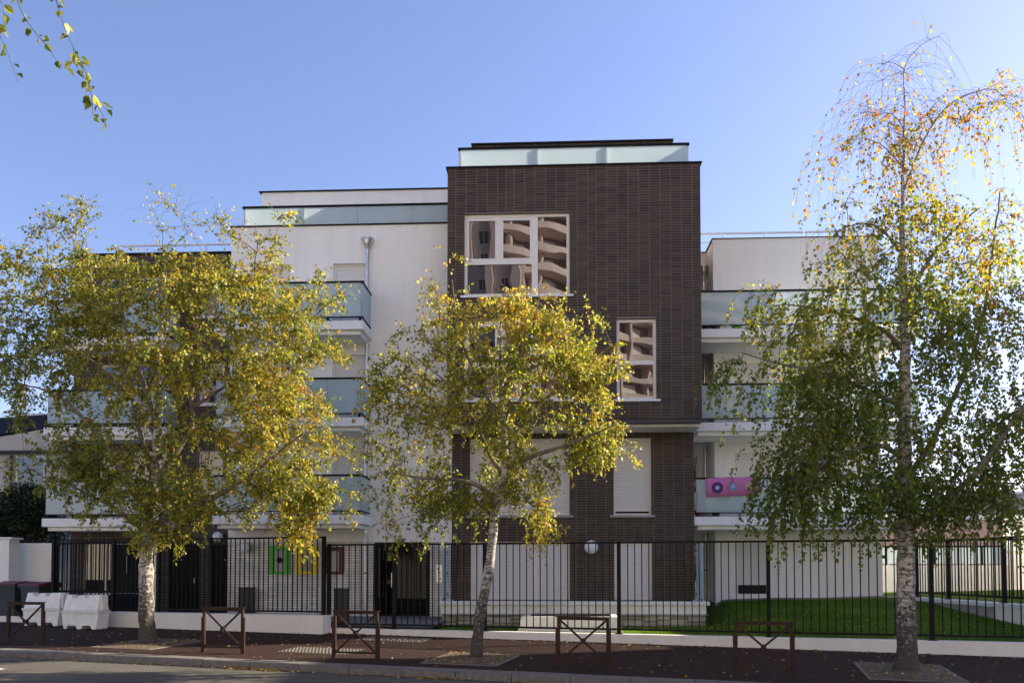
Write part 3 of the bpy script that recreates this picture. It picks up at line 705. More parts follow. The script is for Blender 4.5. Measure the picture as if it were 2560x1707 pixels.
# house number
p0 = at(995, 1354, YF-.02); p1 = at(1010, 1345, YF-.02); nw, nh = (p1[0]-p0[0]), (p1[2]-p0[2])
sg = empty('number_plate', (p0[0]+nw/2, YF-.01, p0[2])); tag(sg, 'dark blue house number plate 39 above the entrance door', 'sign')
MB().box(p0[0], p1[0], YF-.02, YF-.004, p0[2], p1[2]).build('plate', plain('enamel_blue', (.006, .007, .03), .3), sg)
fc = bpy.data.curves.new('numerals', 'FONT'); fc.body = '39'; fc.size = nh*1.0; fc.align_x = 'CENTER'; fc.align_y = 'CENTER'; fc.extrude = .001
fo = bpy.data.objects.new('tmp', fc); COL.objects.link(fo); bpy.context.view_layer.update()
me = bpy.data.meshes.new_from_object(fo.evaluated_get(bpy.context.evaluated_depsgraph_get())); bpy.data.objects.remove(fo)
me.materials.clear(); me.materials.append(MT['coping']); no = bpy.data.objects.new('numerals', me); COL.objects.link(no)
place(no, ((p0[0]+p1[0])/2, YF-.024, (p0[2]+p1[2])/2), sg); no.rotation_euler.x = R(90)
# pink towel over the first floor right balcony
def towel():
    x0 = at(1766, 1200, 24.58)[0]; x1 = at(1896, 1200, 24.58)[0]; yg = 24.66; zt = 3.25+1.12+.03
    prof = [(yg+.05, zt-.30), (yg+.045, zt-.02), (yg+.02, zt+.008), (yg-.02, zt+.008), (yg-.045, zt-.02), (yg-.055, zt-.25), (yg-.06, zt-.53)]
    b = MB(); n = 26; vs = []
    for i in range(n+1):
        t = i/n; x = x0+(x1-x0)*t
        for k, (y, z) in enumerate(prof):
            wv = (.008*math.sin(t*17)+.006*math.sin(t*31+1))*(k/6); drop = .05*(1-t)*(k/6)
            vs.append((x+ (k-4)*.004 if k > 4 else x, y+wv, z-drop))
    k = len(prof); fs = [(i*k+j, i*k+j+1, (i+1)*k+j+1, (i+1)*k+j) for i in range(n) for j in range(k-1)]
    o = empty('towel', ((x0+x1)/2, yg, zt-.6)); tag(o, 'pink towel with three round motifs hung over a right balcony rail', 'towel')
    c_ = b.add(vs, fs).build('cloth', mat('towel_pink', (.62, .20, .42), .95, .12, 30, bump=.4, bscale=120), o, smooth=True)
    sm = c_.modifiers.new('thick', 'SOLIDIFY'); sm.thickness = .006; sm.offset = 1
    def disc(cx, cz, r0, r1, y, m_, name, n=28, star=False):
        q = MB()
        if star:
            pts = [(cx+(r1 if i % 2 == 0 else r1*.45)*math.sin(math.pi*i/5+.3), y, cz+(r1 if i % 2 == 0 else r1*.45)*math.cos(math.pi*i/5+.3)) for i in range(10)]
            q.add(pts+[(cx, y, cz)], [(10, i, (i+1) % 10) for i in range(10)])
        else:
            for i in range(n):
                a0 = 2*math.pi*i/n; a1 = 2*math.pi*(i+1)/n
                q.add([(cx+r*math.sin(a), y, cz+r*math.cos(a)) for r, a in ((max(r0, .0005), a0), (r1, a0), (r1, a1), (max(r0, .0005), a1))], [(0, 1, 2, 3)])
        q.build(name, m_, o)
    navy = plain('motif_navy', (.05, .05, .22), .9); blue = plain('motif_blue', (.22, .27, .55), .9); org = plain('motif_orange', (.62, .25, .16), .9); bei = plain('motif_beige', (.55, .34, .30), .9); pale = plain('motif_pale', (.50, .52, .72), .9)
    L_ = x1-x0; zc = zt-.28; yy = yg-.085
    disc(x0+L_*.21, zc-.03, .13, .165, yy, plain('motif_purple', (.16, .02, .13), .9), 'motif_ring'); disc(x0+L_*.21, zc-.03, 0, .128, yy, navy, 'motif_disc'); disc(x0+L_*.21, zc-.03, 0, .095, yy-.003, pale, 'motif_star', star=True)
    disc(x0+L_*.51, zc, .125, .15, yy, org, 'motif_ring'); disc(x0+L_*.51, zc, 0, .12, yy, blue, 'motif_disc'); disc(x0+L_*.51, zc, 0, .08, yy-.003, pale, 'motif_star', star=True)
    disc(x0+L_*.82, zc+.03, .125, .148, yy, plain('motif_rose', (.55, .2, .3), .9), 'motif_ring'); disc(x0+L_*.82, zc+.03, 0, .12, yy, bei, 'motif_disc')
towel()
# pots and boxes seen under the balcony glass
def pot(x, y, z, r, h, m_, name, label, cat, plant=False):
    o = MB().lathe([(.001, 0), (r*.7, 0), (r*.95, h*.9), (r, h*.9), (r, h), (r*.9, h), (r*.85, h*.85), (.001, h*.85)], (x, y, z), 18).build(name, m_, None, smooth=False)
    tag(o, label, cat)
pgreen = plain('pot_green', (.10, .42, .02), .4); pdark = plain('pot_dark', (.03, .02, .02), .5); ppink = plain('pot_pink', (.35, .03, .10), .5)
pot(at(1842, 818, 24.9)[0], 24.9, 8.752, .17, .22, pgreen, 'plant_pot', 'bright green bowl on the top right balcony floor', 'bowl')
pot(at(1768, 818, 24.9)[0], 24.9, 8.752, .16, .2, pdark, 'plant_pot', 'dark pot on the top right balcony beside the brick box', 'pot')
pot(at(1790, 818, 24.95)[0], 24.95, 8.752, .13, .17, plain('pot_brown', (.10, .05, .03), .5), 'plant_pot', 'small brown pot between dark pot and green bowl on balcony', 'pot')
pot(at(1748, 1287, 24.9)[0], 24.9, 3.252, .15, .2, ppink, 'plant_pot', 'dark pink pot on the balcony below the pink towel', 'pot')
pot(at(1790, 1287, 24.95)[0], 24.95, 3.252, .14, .2, pdark, 'plant_pot', 'dark pot right of the pink pot under the towel', 'pot')
# ================================================================== FENCE WALLS AND FENCES
def sbox(b, u0, u1, v0, v1, z0, z1):
    """box in street axes with absolute heights"""
    vs = []
    for z in (z0, z1):
        for v in (v0, v1):
            for u in (u0, u1):
                p = P4+U*u+V*v; zz = z(u) if callable(z) else z; vs.append((p[0], p[1], zz))
    return b.add(vs, [(0, 2, 3, 1), (4, 5, 7, 6), (0, 1, 5, 4), (2, 6, 7, 3), (0, 4, 6, 2), (1, 3, 7, 5)])
VW = 4.3
wal = render_mat('fence_wall_white', (.79, .75, .68))
ul0 = uv(atv(262, 1550, VW-.35))[0]; ul1 = uv(atv(806, 1560, VW-.35))[0]; ul1b = uv(atv(822, 1570, VW))[0]
lw = MB(); sbox(lw, ul0, ul1, VW-.35, VW+.1, -.2, .585); o = lw.build('low_wall', wal, bevel=.012); tag(o, 'higher white low wall under the left fence behind the plastic blocks', 'wall')
lw = MB(); sbox(lw, ul1+.003, 16, VW-.02, VW+.26, -.3, .255); o = lw.build('low_wall', wal, bevel=.012); tag(o, 'long white low wall under the right fence in front of the lawn', 'wall')
lw = MB(); sbox(lw, -22, ul0-.003, VW-.05, VW+.15, -.2, .40); o = lw.build('low_wall', wal, bevel=.012); tag(o, 'white kerb wall behind the plastic blocks at the gate', 'wall')
# posts, rails and bars
def fence(posts, v, zb, zt, pitch, name, label, post_foot, post_top=.03, pw=.085, group=None):
    u0, u1 = posts[0], posts[-1]; root = empty(name, P4+U*u0+V*v+np.array([0, 0, zb])); tag(root, label, 'fence', group)
    def pt(u, z): p = P4+U*u+V*v; return np.array([p[0], p[1], z])
    pm = None; bm = None
    for u in posts:
        q = MB().bar(pt(u, post_foot), pt(u, zt+post_top), pw, pw, tuple(V)); q.build('post', MT['metal'], root)
        MB().bar(pt(u, post_foot), pt(u, post_foot+.012), pw*1.9, pw*1.9, tuple(V)).build('base_plate', MT['metal'], root)
    for i in range(len(posts)-1):
        a, c_ = posts[i]+pw/2, posts[i+1]-pw/2
        MB().bar(pt(a, zt), pt(c_, zt), .035, .045).build('top_rail', MT['metal'], root); MB().bar(pt(a, zb), pt(c_, zb), .035, .045).build('bottom_rail', MT['metal'], root)
        n = max(1, round((c_-a)/pitch))
        for k in range(1, n):
            u = a+(c_-a)*k/n; p = pt(u, zb+.0225)
            if bm is None:
                L_ = zt-zb-.045; t = MB().bar((0, 0, 0), (0, 0, L_), .022, .022, (0, 1, 0)); bm = bpy.data.meshes.new('bar'); bm.from_pydata(t.v, [], t.f); bm.materials.append(MT['metal'])
            o = bpy.data.objects.new('bar', bm); COL.objects.link(o); place(o, p, root); o.rotation_euler.z = -A
    return root
pu = [uv(atv(x, 1560, VW+.12))[0] for x in (822, 985, 1212, 1548, 1922, 2330)]
fence(pu+[pu[-1]+3.3, pu[-1]+6.6], VW+.12, .36, 2.34, .163, 'metal_fence', 'black vertical bar fence along the lawn and entrance', .256)
pl = [uv(atv(x, 1530, VW+.02))[0] for x in (132, 282, 395, 525)]+[pu[0]-.10]
fence(pl, VW+.02, .66, 2.53, .138, 'metal_fence', 'taller black bar fence above the left white wall by the service doors', .586)
# the dark glazed gate frame behind the left fence
def gate():
    v = VW+.5; a = uv(atv(140, 1450, v))[0]; c_ = uv(atv(352, 1450, v))[0]; root = empty('metal_gate', P4+U*a+V*v+np.array([0, 0, .3])); tag(root, 'dark double metal gate with mesh and long grey handle at left', 'gate')
    def pt(u, z): p = P4+U*u+V*v; return np.array([p[0], p[1], z])
    f = MB(); m_ = uv(atv(283, 1450, v))[0]
    for u in (a, m_, c_): f.bar(pt(u, .3), pt(u, 2.5), .08, .06, tuple(V))
    for z in (.36, 1.1, 2.46): f.bar(pt(a+.04, z), pt(m_-.04, z), .05, .06); f.bar(pt(m_+.04, z), pt(c_-.04, z), .05, .06)
    f.build('gate_frame', MT['metal'], root)
    n = 20
    for k in range(1, n):
        u = a+(m_-a)*k/n; MB().bar(pt(u, .39), pt(u, 2.43), .014, .014, tuple(V)).build('bar', MT['metal'], root)
    sbox(MB(), m_+.05, c_-.05, v-.008, v+.008, .39, 1.06).build('lower_panel', MT['black'], root); sbox(MB(), m_+.05, c_-.05, v-.006, v+.006, 1.13, 2.42).build('upper_panel', MT['black'], root)
    u = uv(atv(318, 1400, v-.06))[0]; q = MB().tube([pt(u, 1.62)-V*.06, pt(u, 2.1)-V*.06], .018, 8); q.build('handle', MT['zinc'], root)
gate()
# side fence on its stepped wall beside the car ramp (right)
def side_fence():
    a = np.array([10.75, 25.2]); c_ = np.array([11.35, 17.2])
    pts = [a+(c_-a)*t for t in (0, .21, .52, .80, 1.)]; zt, zb = 2.5, 1.05
    root = empty('metal_fence', (a[0], a[1], .9)); tag(root, 'black fence beside the car ramp at right behind the tree', 'fence')
    for p in pts: MB().bar((p[0], p[1], .9), (p[0], p[1], zt+.03), .09, .09, (0, 1, 0)).build('post', MT['metal'], root); MB().box(p[0]-.08, p[0]+.08, p[1]-.08, p[1]+.08, .912, .925).build('base_plate', MT['metal'], root)
    for i in range(4):
        p, q = pts[i], pts[i+1]; d = (q-p)/np.linalg.norm(q-p); p = p+d*.05; q = q-d*.05
        for z, nm in ((zt, 'top_rail'), (zb, 'bottom_rail')): MB().bar((p[0], p[1], z), (q[0], q[1], z), .04, .05).build(nm, MT['metal'], root)
        n = round(np.linalg.norm(q-p)/.15)
        for k in range(1, n):
            s = p+(q-p)*k/n; MB().bar((s[0], s[1], zb+.025), (s[0], s[1], zt-.025), .022, .022, (0, 1, 0)).build('bar', MT['metal'], root)
    o = empty('low_wall', (11, 21, 0)); tag(o, 'grey stepped low wall with white coping under the side fence', 'wall')
    n = np.array([c_[1]-a[1], -(c_[0]-a[0])]); n = n/np.linalg.norm(n)
    for i, (t0_, t1_, zt_) in enumerate(((0, .5, .90), (.5, 1.15, .90))):
        p, q = a+(c_-a)*t0_, a+(c_-a)*t1_
        MB().bar((p[0], p[1], .28), (q[0], q[1], .28), .24 if i == 0 else .3, 1.05).build('wall_section', MT['concrete'] if i == 0 else MT['render'], o)
        MB().bar((p[0], p[1], .857), (q[0], q[1], .857), .36, .10).build('coping', MT['coping'], o)
side_fence()

# ================================================================== STREET THINGS
# brown steel cross barriers
def barrier():
    o = empty('street_barrier', (0, 0, 0)); W, H = .94, .96
    MB().box(-W/2, -W/2+.05, -.025, .025, -.02, H-.05).build('post', MT['rust'], o, local=True, bevel=.004); MB().box(W/2-.05, W/2, -.025, .025, -.02, H-.05).build('post', MT['rust'], o, local=True, bevel=.004)
    MB().box(-W/2-.03, W/2+.03, -.035, .035, H-.05, H-.038).build('top_plate', MT['rust'], o, local=True); MB().box(-W/2+.05, W/2-.05, -.02, .02, H-.10, H-.052).build('top_rail', MT['rust'], o, local=True)
    MB().box(-W/2+.05, W/2-.05, -.02, .02, .10, .135).build('bottom_rail', MT['rust'], o, local=True)
    for s in (1, -1):
        MB().bar((-s*(W/2-.05), .012*s, .13), (s*(W/2-.05), .012*s, H-.1), .02, .036).build('diagonal', MT['rust'], o, local=True)
    MB().lathe([(.001, -.045), (.042, -.045), (.042, .045), (.001, .045)], (0, 0, (.13+H-.1)/2), 18, axis=1).build('hub', MT['rust'], o, local=True)
    for s in (-1, 1): MB().box(s*W/2-.03 if s < 0 else W/2, -W/2 if s < 0 else W/2+.03, -.02, .02, .0, .72).build('strap', MT['rust'], o, local=True)
    return o
proto = barrier()
for i, (u, l) in enumerate(((-12.29, 'brown steel cross barrier in front of the white plastic blocks'), (-7.36, 'brown steel cross barrier just right of the left birch trunk'), (-4.43, 'brown steel cross barrier in front of the entrance door'),
                            (0., 'brown steel cross barrier in front of the white vent box'), (3.08, 'brown steel cross barrier nearest the right birch tree'))):
    o = proto if i == 0 else copy_tree(proto); o.location = Vector(S(u, 0)); o.rotation_euler.z = -A+random.uniform(-.02, .02); tag(o, l, 'barrier', 'brown cross barriers along the kerb')
# tree pits
def pit(u0, u1, v0, v1, label):
    p = S((u0+u1)/2, (v0+v1)/2); root = empty('tree_pit', p); tag(root, label, 'tree pit', 'square tree pits in the pavement')
    for a, c_, e, f in ((u0-.06, u1+.06, v0-.06, v0), (u0-.06, u1+.06, v1, v1+.06), (u0-.06, u0, v0, v1), (u1, u1+.06, v0, v1)):
        vs = [S(u, v, z) for z in (-.05, .012) for v in (e, f) for u in (a, c_)]
        MB().add(vs, [(0, 2, 3, 1), (4, 5, 7, 6), (0, 1, 5, 4), (2, 6, 7, 3), (0, 4, 6, 2), (1, 3, 7, 5)]).build('edging', MT['kerb'], root)
    n = 26; vs = []
    for i in range(n+1):
        for j in range(n+1):
            a, c_ = i/n, j/n; k = math.sin(math.pi*a)*math.sin(math.pi*c_)
            vs.append(S(u0+(u1-u0)*a, v0+(v1-v0)*c_, .006+.05*k+.012*random.random()*(k > .05)))
    MB().add(vs, [(i*(n+1)+j, (i+1)*(n+1)+j, (i+1)*(n+1)+j+1, i*(n+1)+j+1) for i in range(n) for j in range(n)]).build('soil', MT['soil'], root, smooth=True)
PITS = [(-10.5, -9.1, .0, 1.75), (-2.95, -1.6, -.2, 1.35), (4.8, 6.2, .25, 2.35)]
pit(*PITS[0], 'earth tree pit around the left birch trunk'); pit(*PITS[1], 'earth tree pit around the leaning middle birch trunk'); pit(*PITS[2], 'earth tree pit around the thick right birch trunk')
# studded cover plates
def plate(u0, u1, v0, v1, label):
    root = empty('studded_plate', S((u0+u1)/2, (v0+v1)/2)); tag(root, label, 'cover plate', 'pale studded plates in the pavement')
    m_ = mat('stud_plate', (.12, .105, .08), .75, .25, 8, coord='World')
    MB().add([S(u0, v0, .005), S(u1, v0, .005), S(u1, v1, .005), S(u0, v1, .005)], [(0, 1, 2, 3)]).build('plate', m_, root)
    q = MB(); nu = int((u1-u0)/.075); nv_ = int((v1-v0)/.075)
    for i in range(nu):
        for j in range(nv_):
            c_ = S(u0+(i+.5)*(u1-u0)/nu+(.018 if j % 2 else -.018), v0+(j+.5)*(v1-v0)/nv_, .005); q.lathe([(.026, 0), (.019, .008), (.001, .009)], c_, 6)
    tag(q.build('studs', m_, root), kind='stuff')
plate(-6.45, -4.9, .5, 1.4, 'pale studded plate behind the kerb left of the entrance barrier'); plate(-5.9, -4.3, 3.0, 3.85, 'pale studded plate beside the low wall before the entrance')
# dark grey upright boxes
def upright(px0, px1, py0, py1, Y, z0, label):
    a = at(px0, py1, Y); c_ = at(px1, py0, Y); o = empty('grey_pillar_box', ((a[0]+c_[0])/2, Y, z0)); tag(o, label, 'pillar box', 'dark grey upright boxes')
    MB().box(a[0], c_[0], Y, Y+.2, z0, c_[2]-.03).build('body', MT['dgrey'], o, bevel=.008); MB().box(a[0]-.008, c_[0]+.008, Y-.01, Y+.21, c_[2]-.028, c_[2]).build('cap', MT['dgrey'], o); MB().box(a[0]+.03, c_[0]-.03, Y-.004, Y-.001, z0+.1, c_[2]-.12).build('front_panel', MT['dgrey'], o)
upright(595, 632, 1468, 1538, 24.15, .34, 'dark grey upright box against the white tiled wall'); upright(834, 869, 1470, 1570, 21.3, .30, 'dark grey upright box just behind the fence left of the entrance')
# concrete vent box on the lawn
def vent_box():
    a = at(1293, 1586, 20.3); c_ = at(1556, 1586, 20.3); zt = at(1420, 1541, 20.3)[2]; Y0, Y1 = 20.3, 21.45
    root = empty('vent_box', ((a[0]+c_[0])/2, Y0, a[2])); tag(root, 'white concrete vent box with dark grille top behind the fence', 'vent')
    b = MB(); z0 = .1; vs = [(a[0]-.03, Y0, z0), (c_[0]+.02, Y0, z0), (c_[0]-.0, Y1, z0), (a[0]+.12, Y1, z0), (a[0]+.10, Y0+.03, zt), (c_[0]-.07, Y0+.03, zt), (c_[0]-.07, Y1, zt), (a[0]+.2, Y1, zt)]
    b.add(vs, [(0, 1, 5, 4), (1, 2, 6, 5), (2, 3, 7, 6), (3, 0, 4, 7), (4, 5, 6, 7)]).build('box', MT['render'], root, bevel=.01)
    MB().box(a[0]+.33, c_[0]-.25, Y0+.16, Y1-.14, zt+.002, zt+.02).build('grille_frame', MT['dgrey'], root)
    n = 34
    for i in range(n):
        x = a[0]+.36+(c_[0]-a[0]-.64)*i/(n-1); MB().box(x-.006, x+.006, Y0+.17, Y1-.15, zt+.021, zt+.04).build('grille_bar', MT['dgrey'], root)
vent_box()
# wheelie bins
def bin_(u, v, rz, label):
    o = empty('wheelie_bin', S(u, v), -A+rz); tag(o, label, 'bin', 'grey wheelie bins with dark red lids'); W, D, H = .68, .75, 1.0
    vs = [(sx*W*.42, sy*D*.40, .06) for sx, sy in ((-1, -1), (1, -1), (1, 1), (-1, 1))]+[(sx*W*.5, sy*D*.5, H) for sx, sy in ((-1, -1), (1, -1), (1, 1), (-1, 1))]
    MB().add(vs, [(3, 2, 1, 0), (4, 5, 6, 7), (0, 1, 5, 4), (1, 2, 6, 5), (2, 3, 7, 6), (3, 0, 4, 7)]).build('body', MT['binm'], o, local=True, bevel=.03)
    MB().box(-W/2-.03, W/2+.03, -D/2-.03, D/2+.03, H-.05, H+.003).build('rim', MT['binm'], o, local=True, bevel=.01)
    MB().prism([(-D/2-.05, H+.004), (D/2+.05, H+.004), (D/2+.04, H+.10), (0, H+.125), (-D/2-.04, H+.055)], 0, -W/2-.04, W/2+.04).build('lid', MT['lid'], o, local=True, bevel=.015)
    MB().tube([(-W/2+.05, D/2+.1, H-.02), (W/2-.05, D/2+.1, H-.02)], .016, 8).build('handle', MT['binm'], o, local=True)
    for s in (-1, 1): MB().lathe([(.001, -.025), (.1, -.025), (.1, .025), (.001, .025)], (s*W*.44, D*.36, .1), 18, axis=0).build('wheel', MT['metal'], o, local=True)
bin_(uv(atv(36, 1553, 4.9))[0], 4.9, .05, 'grey wheelie bin with dark red lid at the far left'); bin_(uv(atv(99, 1553, 4.75))[0], 4.75, -.03, 'grey wheelie bin with dark red lid nearer the plastic blocks')
# white plastic barrier blocks
def block(u, v, rz, label):
    o = empty('plastic_barrier_block', S(u, v), -A+rz); tag(o, label, 'barrier block', 'white plastic barrier blocks'); o.scale = (.92, .95, .90); L_, D = 1.16, .46
    # lower foot with fork notches
    b = MB(); xs = [-.5, -.34, -.27, -.1, -.03, .1, .17, .34, .41, .5]
    low = [(-.46*L_, 0), (-.38*L_, 0), (-.34*L_, .1), (-.12*L_, .1), (-.08*L_, 0), (.04*L_, 0), (.08*L_, .1), (.30*L_, .1), (.34*L_, 0), (.46*L_, 0), (.52*L_, .46), (-.52*L_, .46)]
    b.prism(low, 1, -D/2, D/2); b.build('foot', MT['plastic'], o, local=True, bevel=.015)
    MB().box(-.535*L_, .535*L_, -D/2-.03, D/2+.03, .462, .52).build('collar', MT['plastic'], o, local=True, bevel=.012)
    top = [(-.49*L_, .522), (.50*L_, .522), (.49*L_, .98), (.20*L_, .98), (.16*L_, .88), (.07*L_, .88), (.03*L_, .97), (-.11*L_, .97), (-.15*L_, .885), (-.29*L_, .885), (-.33*L_, .98), (-.46*L_, .98)]
    q = MB(); n = len(top); vs = []
    for y0, k in ((-D/2, 1), (D/2, -1)):
        for x, z in top: vs.append((x, y0+k*(z-.52)*.22, z))
    q.add(vs, [tuple(range(n)), tuple(range(2*n-1, n-1, -1))]+[(i, n+i, n+(i+1) % n, (i+1) % n) for i in range(n)]); q.build('body', MT['plastic'], o, local=True, bevel=.02)
    MB().prism([(-D/2-.02, .522), (-D/2-.02, .56), (-D/2+.06, .66), (-D/2+.1, .522)], 0, -.3*L_, .24*L_).build('step', MT['plastic'], o, local=True, bevel=.01)
    MB().box(.49*L_, .545*L_, -.12, .12, .53, .96).build('coupling', MT['plastic'], o, local=True, bevel=.015)
block(uv(atv(116, 1560, 3.75))[0], 3.75, .10, 'white plastic barrier block at left, partly behind the other'); block(uv(atv(214, 1560, 3.3))[0], 3.3, .03, 'white plastic barrier block nearest the low wall')

# ================================================================== NEIGHBOURS
def house_left():
    o = empty('house', (-20, 30, 0)); tag(o, 'old neighbouring house with slate roof and pale gable at far left', 'house')
    Y = 30.; a = at(-330, 1030, Y)[0]; x1 = -16.2; ze = at(60, 1135, Y)[2]
    MB().box(a, x1, Y, 38, -.3, ze).build('wall', MT['oldwall'], o)
    zr = at(0, 1065, Y+1.5)[2]
    def zz(px, py, yy): return at(px, py, yy)[2]
    xA, xB = at(-330, 1100, Y)[0], x1; zA0, zA1 = zz(0, 1092, Y)-.9, zz(0, 1092, Y)+.95; z0, z1 = zz(0, 1092, Y), zz(130, 1070, Y)
    k = (z1-z0)/(at(130, 1070, Y)[0]-at(0, 1092, Y)[0]); zl = z0+k*(xA-at(0, 1092, Y)[0]); zr_ = z0+k*(xB-at(0, 1092, Y)[0])
    MB().prism([(xA, ze+.002), (xB, ze+.002), (xB, zr_), (xA, zl)], 1, Y-.05, Y+.25).build('gable_band', MT['oldwall'], o)
    zt_ = zz(0, 1058, Y+2.2); e = .1
    rf = MB().add([(xA-.3, Y+.255, zl-.25), (xB+.4, Y+.255, zr_-.25), (xB+.4, Y+2.2, zt_+k*(xB-xA)*.4), (xA-.3, Y+2.2, zt_), (xA-.3, Y+6, zl-.25), (xB+.4, Y+6, zr_-.25)], [(0, 1, 2, 3), (3, 2, 5, 4), (0, 3, 4), (1, 5, 2)]).build('roof', MT['slate'], o)
    MB().tube([(a-.3, Y-.42, ze+.02), (x1+.2, Y-.42, ze+.02)], .07, 8).build('gutter', MT['dgrey'], o)
    p = at(26, 1250, Y-.1); MB().tube([(p[0], Y-.1, 0), (p[0], Y-.1, ze-.05)], .05, 8).build('downpipe', MT['dgrey'], o)
    q = at(40, 1200, Y); MB().box(q[0], q[0]+1.1, Y-.02, Y+.02, q[2]-.6, q[2]+.9).build('window', MT['frame'], o); MB().box(q[0]+.06, q[0]+1.04, Y-.026, Y-.021, q[2]-.54, q[2]+.84).build('pane', MT['pane'], bpy.data.objects['window.001'] if False else o)
    rz = at(45, 1045, Y+2)[2]; xx = at(45, 1045, Y+3)[0]
    MB().box(xx, x1+1.2, Y+3, Y+8, rz-.3, rz+.25).build('roof_dormer', MT['slate'], o); MB().box(xx-.1, x1+1.3, Y+2.9, Y+8.1, rz+.252, rz+.36).build('dormer_edge', MT['coping'], o)
house_left()
a = at(34, 1400, 26.2); c_ = at(129, 1400, 26.2)
o = MB().box(a[0], c_[0], 26.2, 26.45, -.1, at(60, 1357, 26.2)[2]).build('garden_wall', MT['render']); tag(o, 'white garden wall panel behind the wheelie bins', 'wall')
o = empty('gate_pillar', (at(14, 1450, 25.2)[0], 25.2, 0)); tag(o, 'pale square gate pillar at the left edge', 'pillar'); z_ = at(10, 1347, 25.2)[2]
MB().box(at(-40, 1450, 25.2)[0], at(21, 1450, 25.2)[0], 25.2, 25.7, -.1, z_).build('shaft', MT['render'], o); MB().box(at(-46, 1450, 25.2)[0], at(29, 1450, 25.2)[0], 25.15, 25.75, z_+.002, z_+.06).build('cap', MT['coping'], o)
# car ramp wall and glazed shed on the right
Y0 = 30.; a = at(2200, 1483, Y0); c_ = at(2522, 1483, Y0)
o = empty('ramp_wall', (a[0], Y0, 0)); tag(o, 'white wall of the car ramp behind the side fence at right', 'wall')
MB().box(a[0]-3, c_[0], Y0, Y0+.25, -.6, at(2300, 1412, Y0)[2]).build('wall_face', MT['render'], o)
MB().box(c_[0]+.002, c_[0]+.9, Y0-.5, Y0+.3, -.6, at(2540, 1290, Y0)[2]).build('end_pier', MT['render'], o)
o = empty('ramp_railing', (a[0], Y0+.1, 0)); tag(o, 'dark railing with greenish panels on the ramp wall', 'railing'); zb = at(2300, 1412, Y0)[2]; zt = at(2300, 1365, Y0)[2]
gm = frosted_mat('green_glass', (.12, .22, .20)); n = 9
MB().bar((a[0]-3, Y0+.12, zt), (c_[0], Y0+.12, zt), .05, .05).build('top_rail', MT['metal'], o)
for i in range(n):
    x0_ = a[0]-3+(c_[0]-a[0]+3)*i/n; x1_ = a[0]-3+(c_[0]-a[0]+3)*(i+1)/n
    MB().box(x0_+.04, x1_-.04, Y0+.11, Y0+.13, zb+.05, zt-.03).build('panel', gm, o); MB().box(x0_-.02, x0_+.02, Y0+.1, Y0+.14, zb, zt-.026).build('post', MT['metal'], o)
def far_building(px0, px1, pyt, Y, m_, label, rows):
    a = at(px0, pyt, Y); c_ = at(px1, pyt, Y); o = empty('distant_building', ((a[0]+c_[0])/2, Y, 0)); tag(o, label, 'building')
    MB().box(a[0], c_[0], Y, Y+8, -1, a[2]).build('wall', m_, o); MB().box(a[0]-.2, c_[0]+.2, Y-.2, Y+8.2, a[2]+.002, a[2]+.25).build('roof_edge', MT['coping'], o)
    nx = max(2, int((c_[0]-a[0])/3))
    for k in range(nx):
        x = a[0]+(k+.5)*(c_[0]-a[0])/nx
        for z in rows:
            if z+1.3 < a[2]: w_ = MB().box(x-.6, x+.6, Y-.03, Y+.0, z, z+1.3).build('window', MT['frame'], o); MB().box(x-.52, x+.52, Y-.04, Y-.031, z+.08, z+1.22).build('pane', MT['pane'], w_)
far_building(2150, 2535, 1300, 48, MT['pinkwall'], 'low pinkish building in the distance behind the ramp railing', [1.2])
far_building(2400, 2700, 1235, 95, MT['oldwall'], 'grey distant building seen through the right birch', [2, 5])
# houses outside the picture whose shadow lies on the right part of the street
def neighbour(X0, X1, Y0, Y1, H, label):
    o = empty('house', ((X0+X1)/2, Y0, 0)); tag(o, label, 'house'); MB().box(X0, X1, Y0, Y1, -.5, H).build('wall', MT['render'], o); MB().box(X0-.3, X1+.3, Y0-.3, Y1+.3, H+.002, H+.3).build('roof', MT['slate'], o)
    for k in range(int((X1-X0)/3)):
        for z in np.arange(1.2, H-1.6, 2.8):
            w_ = MB().box(X0+1+k*3, X0+2.2+k*3, Y0-.04, Y0, z, z+1.4).build('window', MT['frame'], o); MB().box(X0+1.08+k*3, X0+2.12+k*3, Y0-.05, Y0-.041, z+.08, z+1.32).build('pane', MT['pane'], w_)
neighbour(16.1, 21.6, 20.5, 29, 6.8, 'low white annex added just outside the view to shade the lawn'); neighbour(23.2, 30, 19.2, 26.1, 14.3, 'tall white house to the right outside the picture beyond the ramp'); neighbour(26, 45, 15.2, 18.8, 11.5, 'lower white house further along the street at right')  # the annex is an unseen addition that keeps the sun off the lawn
